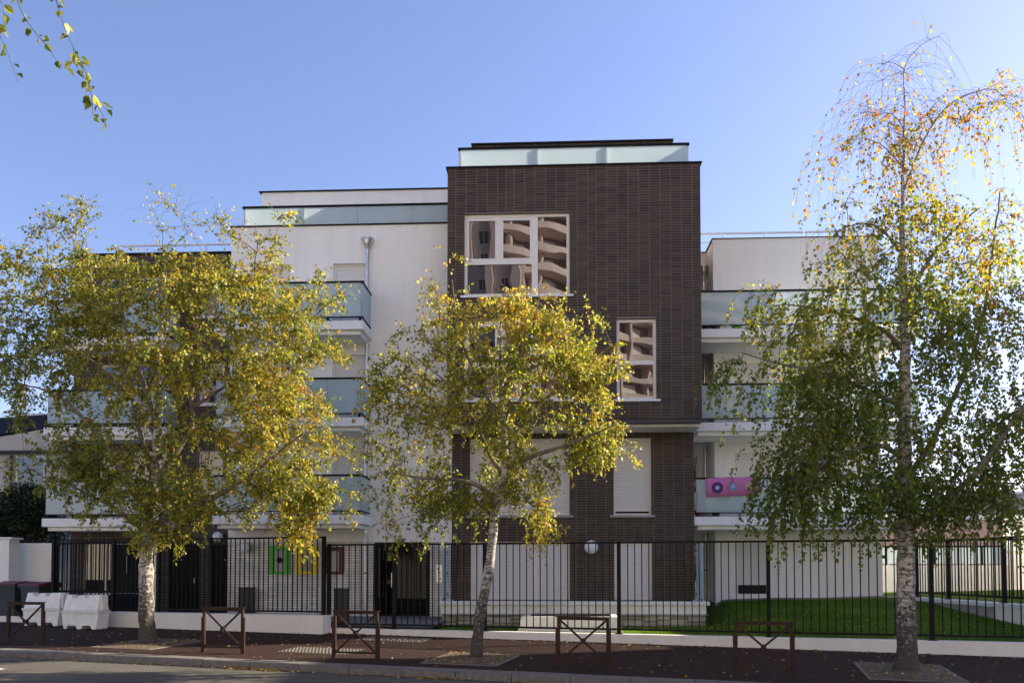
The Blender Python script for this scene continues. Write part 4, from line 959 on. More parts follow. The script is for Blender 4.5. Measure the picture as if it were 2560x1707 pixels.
# apartment tower across the street: it stands far behind the viewer and shows only in the window panes
def tower():
    K = np.array([-4.5, -62., 0]); o = empty('apartment_tower', tuple(K)); tag(o, 'tall sunlit beige tower seen only as a reflection in the windows', 'building'); H = 56; nz = 19
    def fr(ang):
        c_, s_ = math.cos(ang), math.sin(ang); return np.array([c_, s_, 0]), np.array([-s_, c_, 0])
    def qb(b, ax, u0, u1, v0, v1, z0, z1):
        e, n = ax; vs = [K+e*u+n*v+np.array([0, 0, z]) for z in (z0, z1) for v in (v0, v1) for u in (u0, u1)]
        return b.add(vs, [(0, 2, 3, 1), (4, 5, 7, 6), (0, 1, 5, 4), (2, 6, 7, 3), (0, 4, 6, 2), (1, 3, 7, 5)])
    LA, RA = fr(R(6)), fr(R(-36))
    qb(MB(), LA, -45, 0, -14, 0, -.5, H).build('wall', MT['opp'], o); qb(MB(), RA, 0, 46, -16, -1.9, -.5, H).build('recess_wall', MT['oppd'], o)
    for k in range(nz):
        z = 1.5+k*2.85; b = MB(); n = 40; vs = []; e, nn = RA
        for i in range(n+1):
            u = .05+46*i/n; d = .7*math.sin(u*.5); p0 = K+e*u+nn*(d-.2); p1 = K+e*u+nn*-1.9
            vs += [(p0[0], p0[1], z), (p0[0], p0[1], z+1.0), (p1[0], p1[1], z+.2), (p1[0], p1[1], z)]
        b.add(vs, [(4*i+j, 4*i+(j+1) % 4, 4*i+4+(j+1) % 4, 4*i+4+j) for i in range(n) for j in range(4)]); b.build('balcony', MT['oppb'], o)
        for i in range(9):
            u = 2.+i*5.; qb(MB(), RA, u, u+.4, -1.89, -.6, z+.25, z+2.85).build('pier', MT['oppb'], o); qb(MB(), RA, u+1.5, u+3.2, -1.89, -1.85, z+.4, z+2.4).build('window', MT['frame'], o)
        for u in np.arange(-43, -1.5, 3.1):
            w_ = qb(MB(), LA, u, u+1.3, 0, .06, z+.8, z+2.4).build('window', MT['coping'], o); qb(MB(), LA, u+.12, u+.6, .061, .07, z+.9, z+2.3).build('pane', MT['dark'], w_); qb(MB(), LA, u+.7, u+1.18, .061, .07, z+.9, z+2.3).build('pane', MT['dark'], w_)
    for u in (-4.6, -1.2): qb(MB(), LA, u, u+.9, .002, .8, -.5, H-1).build('pilaster', MT['opp'], o)
tower()
# low houses added out of view: their sunlit fronts bounce warm light onto the facade
def added_row_house(u0, u1, H, col, label):
    c_ = P4+U*(u0+u1)/2+V*-27; o = empty('added_row_house', (c_[0], c_[1], 0)); tag(o, label, 'house', 'low houses added for bounce light')
    m_ = mat('added_row_house_'+label.split()[0], col, .9, .08, 1.5, coord='World')
    sbox(MB(), u0, u1-.02, -36, -27, -.6, H).build('wall', m_, o); sbox(MB(), u0-.1, u1+.08, -36.2, -26.7, H+.002, H+.35).build('roof_edge', MT['slate'], o)
    for z in np.arange(.9, H-1.8, 2.8):
        for u in np.arange(u0+1, u1-1.6, 2.6):
            w_ = sbox(MB(), u, u+1.1, -27, -26.94, z, z+1.5).build('window', MT['frame'], o); sbox(MB(), u+.08, u+1.02, -26.939, -26.93, z+.08, z+1.42).build('pane', MT['pane'], w_)
added_row_house(-34, -18, 10.5, (.78, .70, .58), 'cream low house added out of view opposite the left birch for bounce light'); added_row_house(-18, -4, 9.5, (.80, .74, .64), 'ivory low house added out of view opposite the entrance for bounce light')
added_row_house(-4, 10, 11., (.78, .70, .60), 'beige low house added out of view opposite the brick box for bounce light'); added_row_house(10, 28, 10., (.80, .75, .66), 'pale low house added out of view towards the ramp for bounce light')
# ================================================================== TREES
LEAF = leaf_mat('birch_leaf', [(0, (.045, .075, .012)), (.35, (.095, .125, .016)), (.62, (.24, .24, .03)), (.82, (.40, .33, .033)), (.94, (.42, .27, .025)), (1, (.34, .16, .025))], .5)
LEAF3 = leaf_mat('birch_leaf_green', [(0, (.045, .085, .013)), (.4, (.092, .138, .018)), (.66, (.18, .21, .023)), (.82, (.36, .27, .022)), (.93, (.46, .25, .018)), (1, (.30, .11, .02))], .55)
def unit(a): return a/(np.linalg.norm(a, axis=-1, keepdims=True)+1e-9)
def leaves_mesh(pos, dirn, nrm, size, tone, m, c):
    """each leaf: an ovate blade folded along its midrib (6 points, 4 triangles)"""
    n = len(pos); d = unit(dirn); s = unit(np.cross(d, nrm)); nn = np.cross(s, d); L_ = size[:, None]
    w_ = L_*.42; fold = nn*L_*.10
    pts = np.stack([pos, pos+d*L_*.38+s*w_+fold, pos+d*L_*.78+s*w_*.62+fold*.6, pos+d*L_*1.05, pos+d*L_*.78-s*w_*.62+fold*.6, pos+d*L_*.38-s*w_+fold], 1).reshape(-1, 3)
    k = np.arange(n)[:, None]*6
    F_ = np.concatenate([k+np.array([[0, 1, 2, 3]]), k+np.array([[0, 3, 4, 5]])], 0)
    return raw_mesh('leaves', pts-c, F_, m, np.repeat(tone, 6))
def edges_mesh(P0, P1, r0, r1, m, c, name, ns=4):
    d = unit(P1-P0); ref = np.where(np.abs(d[:, 2:3]) > .9, np.array([[1., 0, 0]]), np.array([[0, 0, 1.]])); x = unit(np.cross(d, ref)); y = np.cross(d, x)
    t = np.arange(ns)*2*math.pi/ns; ring = np.cos(t)[None, :, None]*x[:, None, :]+np.sin(t)[None, :, None]*y[:, None, :]
    a = P0[:, None, :]+ring*r0[:, None, None]; b = P1[:, None, :]+ring*r1[:, None, None]
    Vv = np.concatenate([a, b], 1).reshape(-1, 3)-c; k = np.arange(len(P0))[:, None, None]*2*ns; j = np.arange(ns)
    q = np.stack([j, (j+1) % ns, (j+1) % ns+ns, j+ns], 1)[None]; F_ = (k+q).reshape(-1, 4)
    return raw_mesh(name, Vv, F_, m, smooth=True)
def resample(pts, step):
    pts = [np.array(p, float) for p in pts]; out = [pts[0]]
    # Catmull-Rom through the points
    for i in range(len(pts)-1):
        p0 = pts[max(i-1, 0)]; p1 = pts[i]; p2 = pts[i+1]; p3 = pts[min(i+2, len(pts)-1)]; n = max(2, int(np.linalg.norm(p2-p1)/step))
        for k in range(1, n+1):
            t = k/n; out.append(.5*((2*p1)+(-p0+p2)*t+(2*p0-5*p1+4*p2-p3)*t*t+(-p0+3*p1-3*p2+p3)*t**3))
    return out
def birch(base, w0, trunk, limbs, blobs, label, leafm, weep=.3, tw_len=(.25, .55), tw_n=3, sp=.035, lsize=.058, seed=1, bare=(), group='birch trees on the pavement', fringe=(), zmin=.0, gap=1.7, keep=.72):
    """trunk/limbs: lists of (px, py, depth offset, radius); blobs: (px, py, rx, ry, depth, depth_r, count, yellowness, leafiness)"""
    rng = np.random.default_rng(seed); base = np.array(base); random.seed(seed)
    root = empty('birch_tree', base); tag(root, label, 'tree', group)
    def W(q): return depth(q[0], q[1], w0+q[2])
    tb = MB(); nodes = []; par = []; rad0 = []
    def addpoly(poly, first=None, n=12, tb=tb):
        pts = [W(q) for q in poly]; rr = [q[3] for q in poly]
        if first is not None: pts[0] = first
        P = resample(pts, .14); cum = np.cumsum([0]+[np.linalg.norm(P[i+1]-P[i]) for i in range(len(P)-1)])
        key = np.cumsum([0]+[np.linalg.norm(pts[i+1]-pts[i]) for i in range(len(pts)-1)]); key = key/key[-1]*cum[-1]
        rs = np.interp(cum, key, rr); j0 = len(nodes)
        k = 3 if rs[0] > .05 else 0
        if k: P = [p+rng.normal(0, .006, 3)*(i > 2) for i, p in enumerate(P)]
        tb.tube(P, list(rs*(1+.05*np.sin(np.arange(len(rs))*1.3))), n, jit=.10 if rs[0] > .06 else 0.)
        for i, p in enumerate(P): nodes.append(p); par.append(j0+i-1 if i else -1); rad0.append(rs[i])
    tp = [list(q) for q in trunk]
    addpoly(tp, base+np.array([0, 0, -.03]), 16)
    lb = MB()
    for l in limbs: addpoly(l, None, 8, lb)
    tb.build('trunk', MT['bark'], root, smooth=True); lb.build('limbs', MT['limb'], root, smooth=True)
    ns0 = len(nodes)
    att = []; 
    for (cx, cy, rx, ry, dd, dr, cnt, yl, lf) in blobs:
        k = 0
        while k < cnt:
            q = rng.normal(0, .52, 3); r2 = q @ q
            if r2 > 1.7: continue
            p_ = W((cx+q[0]*rx, cy+q[1]*ry, dd+q[2]*dr)); k += 1
            if rng.random() < keep+gap*noise.noise(Vector(p_)*1.15+Vector((seed*3.1, 0, 0))): att.append((*p_, yl+.12*noise.noise(Vector(p_)*.8), lf))      # clumps and holes
    for pl, cnt_, yl, lf in fringe:                                  # loose twigs hanging from the bare upper limbs
        P = resample([W(q) for q in pl], .1)
        for _ in range(cnt_): att.append((*(P[int(rng.integers(1, len(P)))]+rng.normal(0, .03, 3)), yl, lf))
    att = np.array(att); nd = np.array(nodes)
    dist = np.array([np.min(np.linalg.norm(nd-a[:3], axis=1)) for a in att]); order = np.argsort(dist)
    NB = np.zeros((ns0+len(att)*14, 3)); NB[:ns0] = nd; n = ns0; PA = list(par)+[0]*(len(NB)-ns0); tips = []
    for i in order:
        p = att[i, :3]; dv = p-NB[:n]; dd = np.linalg.norm(dv, axis=1); cost = dd + .9*np.maximum(0, -dv[:, 2]-.15)*(1-weep) + .35*np.maximum(0, .35*np.hypot(dv[:, 0], dv[:, 1])-dv[:, 2])
        j = int(np.argmin(cost)); q = NB[j].copy(); d_ = dd[j]
        if d_ < .05: tips.append((i, j)); continue
        k = min(13, max(2, int(d_/.16))); bow = np.array([0, 0, 1.])*d_*(.10+.10*rng.random()) + rng.normal(0, .04, 3)*d_
        pj = j
        for t in range(1, k+1):
            s = t/k; NB[n] = q+(p-q)*s+bow*4*s*(1-s)*.5+rng.normal(0, .012, 3)*(t < k); PA[n] = pj; pj = n; n += 1
        tips.append((i, pj))
    # pipe-model radii
    cnt = np.zeros(n); 
    for _, j in tips: cnt[j] += 1
    for j in range(n-1, ns0-1, -1): cnt[PA[j]] += cnt[j]
    r = np.maximum(.0032, .0034*np.maximum(cnt[:n], 1)**.5)
    idx = np.arange(ns0, n); pa = np.array(PA[:n])[idx]
    P0, P1 = [NB[pa]], [NB[idx]]; R0 = [np.minimum(np.where(pa < ns0, r[idx]*1.15, r[pa]), r[idx]*1.6)]; R1 = [r[idx]]
    # leafy twigs
    cen = att[:, :3].mean(0); LP, LD, LN, LS, LT = [], [], [], [], []
    for i, j in tips:
        p = NB[j]; yl, lf = att[i, 3], att[i, 4]; out = unit(p-cen)
        for k in range(tw_n if lf > 0 else 2):
            L_ = rng.uniform(*tw_len)*(1 if lf > .3 else 1.5); d = unit(unit(rng.normal(0, 1, 3))*.9+out*.55+np.array([0, 0, .25*(1-weep)])); m_ = 6; d[2] *= .35 if weep > .8 else 1; q = p.copy(); tw = [q.copy()]
            for s in range(m_):
                d = unit(d+np.array([0, 0, -1.])*(.10+.85*weep)*(s+1)/m_*1.3+rng.normal(0, .10, 3)); q = q+d*L_/m_
                if q[2] < zmin: break
                tw.append(q.copy())
            tw = np.array(tw)
            if len(tw) < 2: continue
            P0.append(tw[:-1]); P1.append(tw[1:]); rr = np.linspace(.0026, .0012, len(tw)); R0.append(rr[:-1]); R1.append(rr[1:])
            nl = rng.poisson(L_/sp*lf)
            if nl <= 0: continue
            s = rng.random(nl)**.8*(len(tw)-1); a = np.minimum(s.astype(int), len(tw)-2); fr = (s-a)[:, None]; lp = tw[a]*(1-fr)+tw[a+1]*fr; td = unit(tw[a+1]-tw[a])
            off = unit(rng.normal(0, 1, (nl, 3)))*rng.uniform(.008, .03, (nl, 1)); dr_ = unit(td*.35+unit(off)*.8+np.array([0, 0, -.65])); 
            LP.append(lp+off); LD.append(dr_); LN.append(unit(rng.normal(0, 1, (nl, 3))+np.array([0, -.15, .75]))); LS.append(lsize*np.clip(rng.normal(1, .24, nl), .45, 1.5)*rng.uniform(.85, 1.12)); LT.append(np.clip(rng.normal(yl-(.07 if weep < .8 else .0), .125, nl)+.06*(k-1), 0, 1))
    me = edges_mesh(np.concatenate(P0), np.concatenate(P1), np.concatenate(R0), np.concatenate(R1), MT['twig'], base, 'branches', 3)
    o = link_mesh('branches', me, root, base); tag(o, kind='stuff')
    me = leaves_mesh(np.concatenate(LP), np.concatenate(LD), np.concatenate(LN), np.concatenate(LS), np.concatenate(LT), leafm, base)
    o = link_mesh('crown', me, root, base); tag(o, kind='stuff')
    print(label, 'leaves', sum(map(len, LP)), 'nodes', n)
    return root
def dep(p): return float((np.array(p)-C) @ fw)

b1 = S(-9.79, .85); w1 = dep(b1)
birch(b1, w1, [(366, 1612, 0, .19), (366, 1560, 0, .165), (366, 1400, 0, .145), (372, 1340, 0, .13), (385, 1200, .05, .105), (395, 1060, .1, .08), (400, 900, .1, .055), (405, 760, .1, .032), (420, 640, .1, .015)],
      [[(372, 1345, 0, .09), (350, 1250, -.2, .07), (270, 1120, -.5, .05), (160, 1000, -.7, .03), (60, 960, -.9, .014)],
       [(375, 1330, 0, .09), (420, 1290, -.1, .075), (520, 1250, -.4, .06), (620, 1190, -.6, .04), (760, 1080, -.8, .018)],
       [(390, 1200, .05, .075), (455, 1110, .1, .06), (482, 1060, .2, .05), (480, 980, .3, .04), (520, 850, .4, .025), (600, 700, .4, .012)],
       [(385, 1190, .05, .07), (350, 1080, .4, .05), (310, 920, .8, .035), (240, 740, 1.0, .02), (215, 600, 1.1, .01)],
       [(395, 1080, .1, .06), (360, 960, -.3, .05), (320, 840, -.5, .03), (290, 700, -.6, .015)],
       [(395, 1100, .1, .05), (300, 960, .2, .035), (170, 860, .3, .02), (60, 780, .4, .01)],
       [(480, 1020, .25, .04), (600, 940, .5, .03), (720, 850, .6, .018), (820, 760, .6, .01)],
       [(372, 1340, 0, .06), (300, 1280, .5, .04), (190, 1220, .8, .02), (110, 1190, 1.0, .01)]],
      [(430, 890, 330, 230, 0, 1.9, 330, .52, 1), (110, 840, 150, 210, 0, 1.4, 120, .42, .85), (690, 1040, 150, 170, 0, 1.4, 130, .60, 1), (750, 800, 100, 120, .1, 1.0, 65, .52, .85), (250, 1160, 190, 110, 0, 1.5, 120, .45, .9), (450, 1230, 200, 90, 0, 1.4, 95, .44, .85),
       (690, 1200, 170, 90, 0, 1.2, 85, .50, .9), (745, 1280, 60, 90, -.2, .6, 38, .64, 1), (240, 725, 130, 105, 0, 1.2, 74, .50, .85), (480, 700, 150, 80, 0, 1.2, 74, .58, .85), (640, 730, 75, 105, 0, 1.0, 44, .58, .85), (60, 660, 90, 90, 0, .8, 26, .55, .7),
       (205, 560, 40, 70, 0, .5, 9, .5, .6), (110, 570, 60, 40, 0, .5, 7, .5, .4), (440, 560, 60, 45, 0, .6, 8, .5, .3), (420, 520, 50, 25, 0, .5, 4, .5, 0), (560, 570, 40, 50, 0, .5, 8, .5, .5), (680, 590, 40, 50, 0, .5, 8, .5, .6), (390, 1325, 70, 45, -.1, .5, 18, .5, 1), (30, 960, 60, 60, 0, .8, 14, .4, .5)],
      'wide leafy birch on the left with straight white trunk', LEAF, weep=.28, tw_n=8, sp=.032, lsize=.054, seed=3, keep=.95, gap=1.5)
b2 = S(-2.18, .60); w2 = dep(b2)
birch(b2, w2, [(1190, 1648, 0, .125), (1193, 1600, 0, .108), (1203, 1520, 0, .098), (1222, 1430, 0, .09), (1233, 1330, 0, .085), (1240, 1260, 0, .085), (1262, 1180, 0, .075), (1260, 1080, 0, .055), (1252, 960, 0, .038), (1250, 830, 0, .022), (1265, 720, 0, .01)],
      [[(1238, 1280, 0, .055), (1215, 1225, -.2, .05), (1150, 1200, -.4, .04), (1060, 1195, -.6, .025), (960, 1180, -.8, .012)],
       [(1240, 1300, 0, .045), (1210, 1270, .2, .035), (1150, 1235, .4, .028), (1050, 1240, .5, .015)],
       [(1256, 1180, 0, .05), (1225, 1140, .2, .04), (1190, 1060, .4, .03), (1120, 960, .5, .02), (1020, 880, .5, .01)],
       [(1262, 1170, 0, .06), (1330, 1140, -.2, .045), (1420, 1110, -.4, .03), (1540, 1060, -.6, .014)],
       [(1262, 1130, 0, .05), (1330, 1030, .3, .035), (1420, 950, .5, .022), (1530, 860, .6, .01)],
       [(1258, 1060, 0, .04), (1200, 960, -.3, .03), (1150, 840, -.4, .018), (1130, 700, -.5, .008)],
       [(1255, 980, 0, .035), (1310, 880, -.1, .025), (1340, 780, -.2, .014), (1350, 730, -.2, .008)]],
      [(1265, 930, 195, 140, 0, 1.2, 150, .57, 1), (1440, 905, 95, 105, 0, .9, 72, .60, 1), (1180, 830, 115, 70, 0, .8, 46, .62, .9), (1050, 910, 95, 80, 0, .7, 42, .52, .85), (1480, 1100, 95, 65, 0, .7, 42, .58, .85), (1030, 1130, 110, 130, 0, .8, 84, .54, .9), (1110, 1240, 120, 80, 0, .7, 62, .50, .9),
       (1290, 1190, 120, 100, 0, .8, 60, .55, .9), (1350, 1290, 40, 60, -.2, .4, 14, .70, .8), (985, 1290, 40, 60, -.2, .4, 15, .62, .7), (1290, 775, 115, 35, 0, .6, 22, .68, .8), (1380, 810, 85, 40, 0, .6, 20, .66, .9), (1130, 640, 25, 45, -.3, .3, 5, .75, .5), (1340, 1060, 130, 80, 0, .9, 50, .56, .9), (1150, 1040, 100, 90, 0, .8, 45, .54, .9), (1100, 740, 50, 50, 0, .5, 10, .65, .6), (965, 970, 45, 50, 0, .4, 16, .6, .8)],
      'small yellow green birch with leaning trunk in the middle', LEAF, weep=.30, tw_n=7, sp=.034, lsize=.052, seed=5)
b3 = S(5.46, 1.25); w3 = dep(b3)
birch(b3, w3, [(2268, 1690, 0, .225), (2268, 1640, 0, .18), (2266, 1560, 0, .165), (2264, 1400, 0, .14), (2264, 1250, 0, .125), (2262, 1100, 0, .105), (2262, 950, 0, .09), (2262, 800, 0, .07), (2256, 600, 0, .045), (2258, 420, 0, .024), (2262, 260, 0, .012), (2262, 170, 0, .008), (2300, 115, 0, .006), (2346, 92, 0, .004)],
      [[(2264, 1330, 0, .07), (2340, 1270, -.3, .06), (2440, 1180, -.6, .05), (2520, 1070, -.8, .035), (2640, 900, -1., .015)],
       [(2264, 1200, 0, .06), (2330, 1100, .3, .05), (2440, 860, .6, .035), (2480, 640, .7, .022), (2500, 480, .7, .012)],
       [(2264, 1150, 0, .055), (2190, 1110, -.2, .04), (2100, 1140, -.5, .028), (2030, 1180, -.7, .014)],
       [(2264, 1020, 0, .05), (2180, 980, -.1, .04), (2060, 930, -.4, .028), (1950, 910, -.6, .016), (1850, 880, -.7, .008)],
       [(2262, 880, 0, .045), (2200, 820, .1, .035), (2080, 780, .2, .022), (1960, 760, .2, .01)],
       [(2260, 760, 0, .04), (2330, 640, -.1, .03), (2400, 560, -.2, .018), (2450, 520, -.3, .01)],
       [(2258, 640, 0, .03), (2200, 570, 0, .02), (2140, 560, 0, .012), (2090, 580, 0, .007)],
       [(2258, 480, 0, .017), (2310, 350, 0, .014), (2370, 265, 0, .011), (2440, 230, 0, .008), (2490, 225, 0, .006), (2530, 270, 0, .003)],
       [(2258, 420, 0, .012), (2200, 360, 0, .008), (2135, 350, 0, .005), (2100, 410, 0, .003)],
       [(2258, 320, 0, .009), (2230, 285, 0, .006), (2180, 290, 0, .004), (2150, 330, 0, .003)],
       [(2262, 175, 0, .007), (2235, 158, 0, .005), (2212, 160, 0, .003), (2206, 220, 0, .002)],
       [(2264, 1290, 0, .05), (2200, 1240, .5, .04), (2080, 1210, .8, .02), (1960, 1200, .9, .01)]],
      [(2230, 1010, 210, 170, 0, 1.4, 105, .47, 1), (2010, 1000, 110, 140, -.2, 1.0, 66, .48, 1), (1835, 920, 28, 50, -.4, .3, 8, .45, 1), (2020, 770, 110, 80, 0, .8, 55, .60, 1), (1990, 1180, 80, 80, -.2, .8, 42, .44, 1), (2230, 1190, 200, 80, 0, 1.4, 90, .42, 1), (2480, 1010, 110, 190, 0, 1.2, 62, .50, 1), (2470, 690, 90, 160, .2, .9, 45, .62, .8),
       (2270, 720, 120, 110, 0, .9, 65, .55, .9), (2270, 560, 100, 80, 0, .7, 30, .62, .8), (2260, 400, 70, 80, 0, .5, 16, .80, .45), (2480, 260, 45, 25, 0, .3, 6, .82, .45), (2150, 480, 60, 60, 0, .5, 12, .75, .35), (2430, 1220, 130, 60, 0, 1.0, 46, .42, 1), (2180, 280, 45, 60, 0, .3, 6, .9, .15), (2310, 280, 40, 40, 0, .3, 6, .85, .2), (2130, 650, 70, 60, 0, .6, 18, .65, .7), (2390, 560, 60, 70, 0, .5, 14, .7, .6), (2380, 820, 90, 100, 0, .8, 35, .5, .9), (2150, 880, 110, 80, 0, .8, 38, .52, 1), (2085, 1080, 90, 100, 0, .8, 30, .45, 1)],
      'tall weeping birch on the right with thick dark trunk base', LEAF3, weep=.95, tw_len=(.5, 1.35), tw_n=4, sp=.038, lsize=.055, seed=9, keep=.78,
      fringe=[([(2310, 350, 0), (2370, 265, 0), (2440, 230, 0), (2490, 225, 0), (2530, 270, 0)], 20, .82, .28), ([(2258, 420, 0), (2200, 360, 0), (2135, 350, 0), (2100, 410, 0)], 11, .82, .24), ([(2258, 320, 0), (2230, 285, 0), (2180, 290, 0), (2150, 330, 0)], 8, .84, .16), ([(2262, 240, 0), (2262, 170, 0), (2300, 115, 0), (2346, 92, 0)], 13, .9, .07), ([(2258, 600, 0), (2258, 480, 0), (2260, 300, 0)], 12, .72, .45), ([(2480, 640, .7), (2500, 480, .7)], 12, .74, .5), ([(2200, 570, 0), (2140, 560, 0), (2090, 580, 0)], 10, .72, .5), ([(2235, 158, 0), (2212, 160, 0), (2206, 200, 0)], 5, .9, .04)])

# branch hanging into the top left corner from a birch on the viewer's side of the street
def near_branch():
    w0 = 7.6; root = empty('birch_tree', S(-9.6, -9.6)); tag(root, 'near birch whose leafy twigs hang into the top left corner', 'tree')
    base = ORG[root.name]; top = depth(-160, -260, w0)
    MB().tube(resample([base-np.array([0, 0, .05]), base+np.array([.05, .05, 3]), base+np.array([.1, .0, 6.5]), base+np.array([.1, .0, 9.])], .4), np.linspace(.16, .05, 24)[:len(resample([base, base+np.array([.05, .05, 3]), base+np.array([.1, .0, 6.5]), base+np.array([.1, .0, 9.])], .4))], 12).build('trunk', MT['bark'], root, smooth=True)
    tw = [[(-160, -260), (0, -160), (100, -80), (138, -5), (150, 35), (170, 90), (187, 125), (205, 160), (218, 195), (228, 235), (250, 262), (270, 275)], [(205, 160), (222, 205), (230, 250), (232, 290)], [(183, 118), (188, 160), (205, 185)], [(240, 255), (262, 300), (266, 322)],
          [(0, -160), (30, -60), (44, 0), (62, 45), (95, 90), (120, 118), (140, 150), (158, 167)], [(-160, -260), (-80, -80), (-20, 40), (0, 90), (18, 130), (30, 165), (45, 205)], [(-80, -80), (-30, -40), (5, 10), (10, 60)]]
    rng = np.random.default_rng(4); bm = MB(); bm.tube(resample([base+np.array([.1, 0, 6.6]), base*.3+top*.7+np.array([0, 0, 1.2]), top], .2), np.linspace(.04, .008, len(resample([base+np.array([.1, 0, 6.6]), base*.3+top*.7+np.array([0, 0, 1.2]), top], .2))), 6)
    leaves = []
    dens = [1.0, 1.3, .8, 1.0, .75, 1.0, 1.6]
    for q, dn in zip(tw, dens):
        P = resample([depth(x, y, w0+.02*i) for i, (x, y) in enumerate(q)], .05); bm.tube(P, list(np.linspace(.006 if len(q) > 5 else .0035, .002, len(P))), 5)
        for i in range(2, len(P)):
            if P[i][2] > depth(0, -60, w0)[2]: continue
            if rng.random() < .8*dn: leaves.append((P[i], P[i]-P[i-1]))
    bm.build('branch', MT['twig'], root, smooth=True)
    lm = []
    for k in range(6):
        n = 1; L_ = .088*(0.8+.09*k); w_ = L_*.40; c_ = .01*rng.normal(); f = L_*.14
        pts = [(0, 0, 0), (w_*.75, L_*.22, f), (w_, L_*.42, f*1.2), (w_*.6, L_*.74, f*.7), (0, L_*1.06, -f*.4), (-w_*.6, L_*.74, f*.7), (-w_, L_*.42, f*1.2), (-w_*.75, L_*.22, f), (0, L_*.45, 0), (0, -.014, .003)]
        me = bpy.data.meshes.new('leaf'); me.from_pydata(pts, [], [(0, 1, 2, 8), (8, 2, 3, 4), (8, 4, 5, 6), (0, 8, 6, 7)])
        a = me.attributes.new('tone', 'FLOAT', 'POINT'); a.data.foreach_set('value', np.full(len(pts), [.2, .35, .45, .55, .72, .86][k], np.float32)); me.materials.append(LEAF); lm.append(me)
    for p, d in leaves:
        for r_ in range(1 if rng.random() < .35 else 2):
            o = bpy.data.objects.new('leaf', lm[min(5, int(abs(rng.normal(2.2, 1.7))))]); COL.objects.link(o); off = unit(rng.normal(0, 1, 3))*.02
            y = Vector(unit(unit(d)*.3+unit(off)*.8+np.array([0, 0, -.7]))); z = Vector(rng.normal(0, 1, 3)+np.array([.2, -.4, .5])); x = y.cross(z).normalized(); z = x.cross(y)
            place(o, p+off, root); o.rotation_euler = Matrix((x, y, z)).transposed().to_euler()
near_branch()

# dark bush over the garden wall at far left, bare trees in the far right background
def bush():
    rng = np.random.default_rng(2); c = np.array(at(50, 1290, 27.3)); root = empty('bush', (c[0], c[1], 0)); tag(root, 'dark evergreen bush above the garden wall at far left', 'bush')
    MB().tube([(c[0], c[1], -.05), (c[0]+.1, c[1], 1.5), (c[0], c[1]+.1, c[2])], [.12, .1, .05], 8).build('trunk', MT['twig'], root)
    n = 16000; q = unit(rng.normal(0, 1, (n, 3)))*(rng.random((n, 1))**.28); bl = rng.integers(0, 7, n); cc = np.array([[0, 0, 0], [-.9, .1, .1], [.7, -.1, -.25], [.2, 0, .45], [-.5, -.3, -.5], [.45, -.3, .1], [-1.5, 0, -.1]])[bl]*1.15+np.array([0, 0, -.05]); rr = np.array([1.1, 1.0, .85, .75, .95, .8, 1.0])[bl]
    p = c+cc+q*rr[:, None]*np.array([1, 1, .9]); 
    me = leaves_mesh(p, unit(q+rng.normal(0, .5, (n, 3))-np.array([0, 0, .3])), unit(rng.normal(0, .6, (n, 3))+q), .085*rng.uniform(.7, 1.3, n), rng.random(n), leaf_mat('evergreen_leaf', [(0, (.012, .022, .008)), (1, (.035, .055, .016))], .15), ORG[root.name])
    tag(link_mesh('crown', me, root, ORG[root.name]), kind='stuff')
bush()
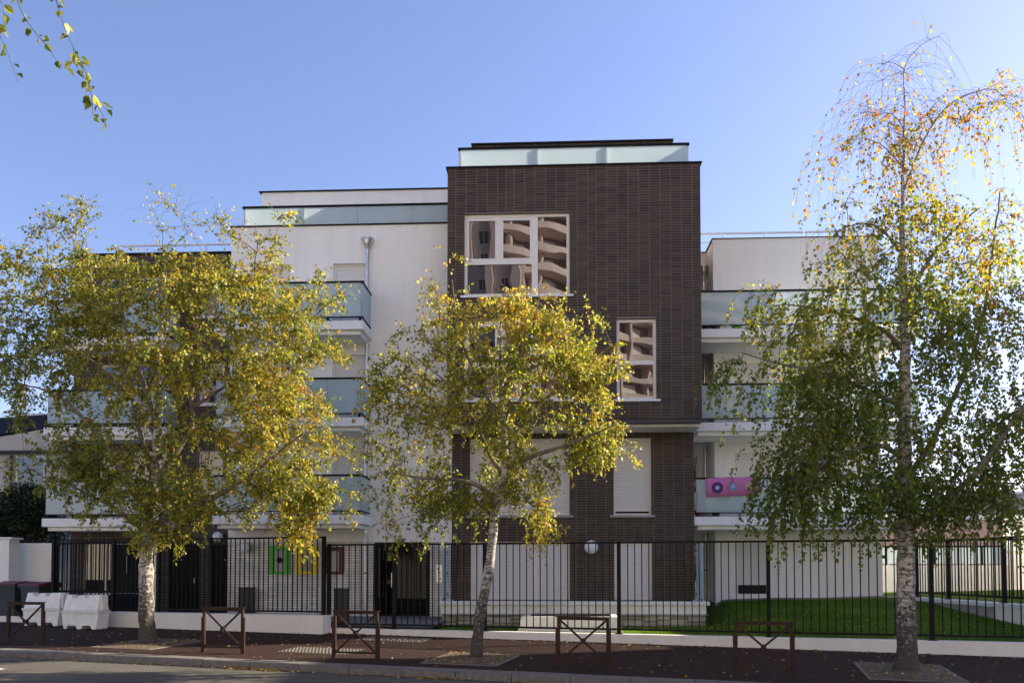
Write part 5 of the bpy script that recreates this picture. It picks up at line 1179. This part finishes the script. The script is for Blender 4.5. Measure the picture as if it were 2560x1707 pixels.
def bare_tree(px, py, Y, h, seed, label):
    rng = np.random.default_rng(seed); p = at(px, py, Y); b_ = np.array([p[0], Y, 0.]); root = empty('bare_tree', b_); tag(root, label, 'tree', 'bare trees in the distance')
    P0, P1, R0, R1 = [], [], [], []
    def grow(p, d, L_, r, k):
        q = p+d*L_; P0.append(p); P1.append(q); R0.append(r); R1.append(r*.7)
        if k == 0: return
        for _ in range(3 if k > 1 else 4): grow(p+(q-p)*rng.uniform(.5, 1), unit(d+rng.normal(0, .42, 3)+np.array([0, 0, .12])), L_*rng.uniform(.55, .8), r*.6, k-1)
    grow(b_, np.array([0, 0, 1.]), h*.34, .16, 6)
    me = edges_mesh(np.array(P0[:1]), np.array(P1[:1]), np.array(R0[:1]), np.array(R1[:1]), MT['twig'], b_, 'trunk', 6); link_mesh('trunk', me, root, b_)
    me = edges_mesh(np.array(P0[1:]), np.array(P1[1:]), np.array(R0[1:]), np.array(R1[1:]), mat('far_twig', (.16, .115, .09), .9), b_, 'crown', 3); tag(link_mesh('crown', me, root, b_), kind='stuff')
for i, (px, Y, h, l) in enumerate(((2420, 62, 8.2, 'bare twiggy tree left of the other, far behind the ramp'), (2505, 66, 8.6, 'bare twiggy tree right of the other, far behind the ramp'))): bare_tree(px, 1300, Y, h, i+20, l)

# fallen leaves in the gutter, in the tree pits and over the pavement
def fallen():
    rng = np.random.default_rng(8); P = []
    for i in range(3000):
        u = rng.uniform(-13, 9); v = KF-abs(rng.normal(0, .07))-.01; p = S(u, v); p[2] = G0+GS*u-KH+.012+.012*rng.random()
        if rng.random() < (.12 if u < -6 else .25)+.75*(u > -6.5)*(math.sin(u*1.9)+math.sin(u*.7+1) > .2): P.append(p)
    for i in range(900):
        u = rng.uniform(-13, 9); v = rng.uniform(KB+.05, 4.2) if rng.random() < .5 else 4.25-abs(rng.normal(0, .25)); P.append(S(u, v, .010))
    for q in PITS:
        for i in range(170): P.append(S(rng.uniform(q[0], q[1]), rng.uniform(q[2], q[3]), .045))
    for i in range(1100):
        X = rng.uniform(-2.5, 11); Y = yfence(X)+.2+5*rng.random(); P.append(np.array([X, min(Y, 22.9), zlawn(X, min(Y, 22.9))+.055]))
    P = np.array(P); n = len(P); a = rng.uniform(0, 6.28, n); d = np.stack([np.cos(a), np.sin(a), rng.normal(0, .15, n)], 1)
    me = leaves_mesh(P, d, unit(rng.normal(0, .35, (n, 3))+np.array([0, 0, 1.])), .05*rng.uniform(.7, 1.3, n), np.clip(rng.normal(.8, .15, n), 0, 1), leaf_mat('fallen_leaf', [(0, (.12, .07, .02)), (.6, (.26, .16, .025)), (.8, (.48, .32, .03)), (1, (.20, .09, .025))], .1), np.zeros(3))
    tag(link_mesh('fallen_leaves', me, None, (0, 0, 0)), 'small fallen yellow leaves in the gutter and tree pits', 'leaves', kind='stuff')
fallen()
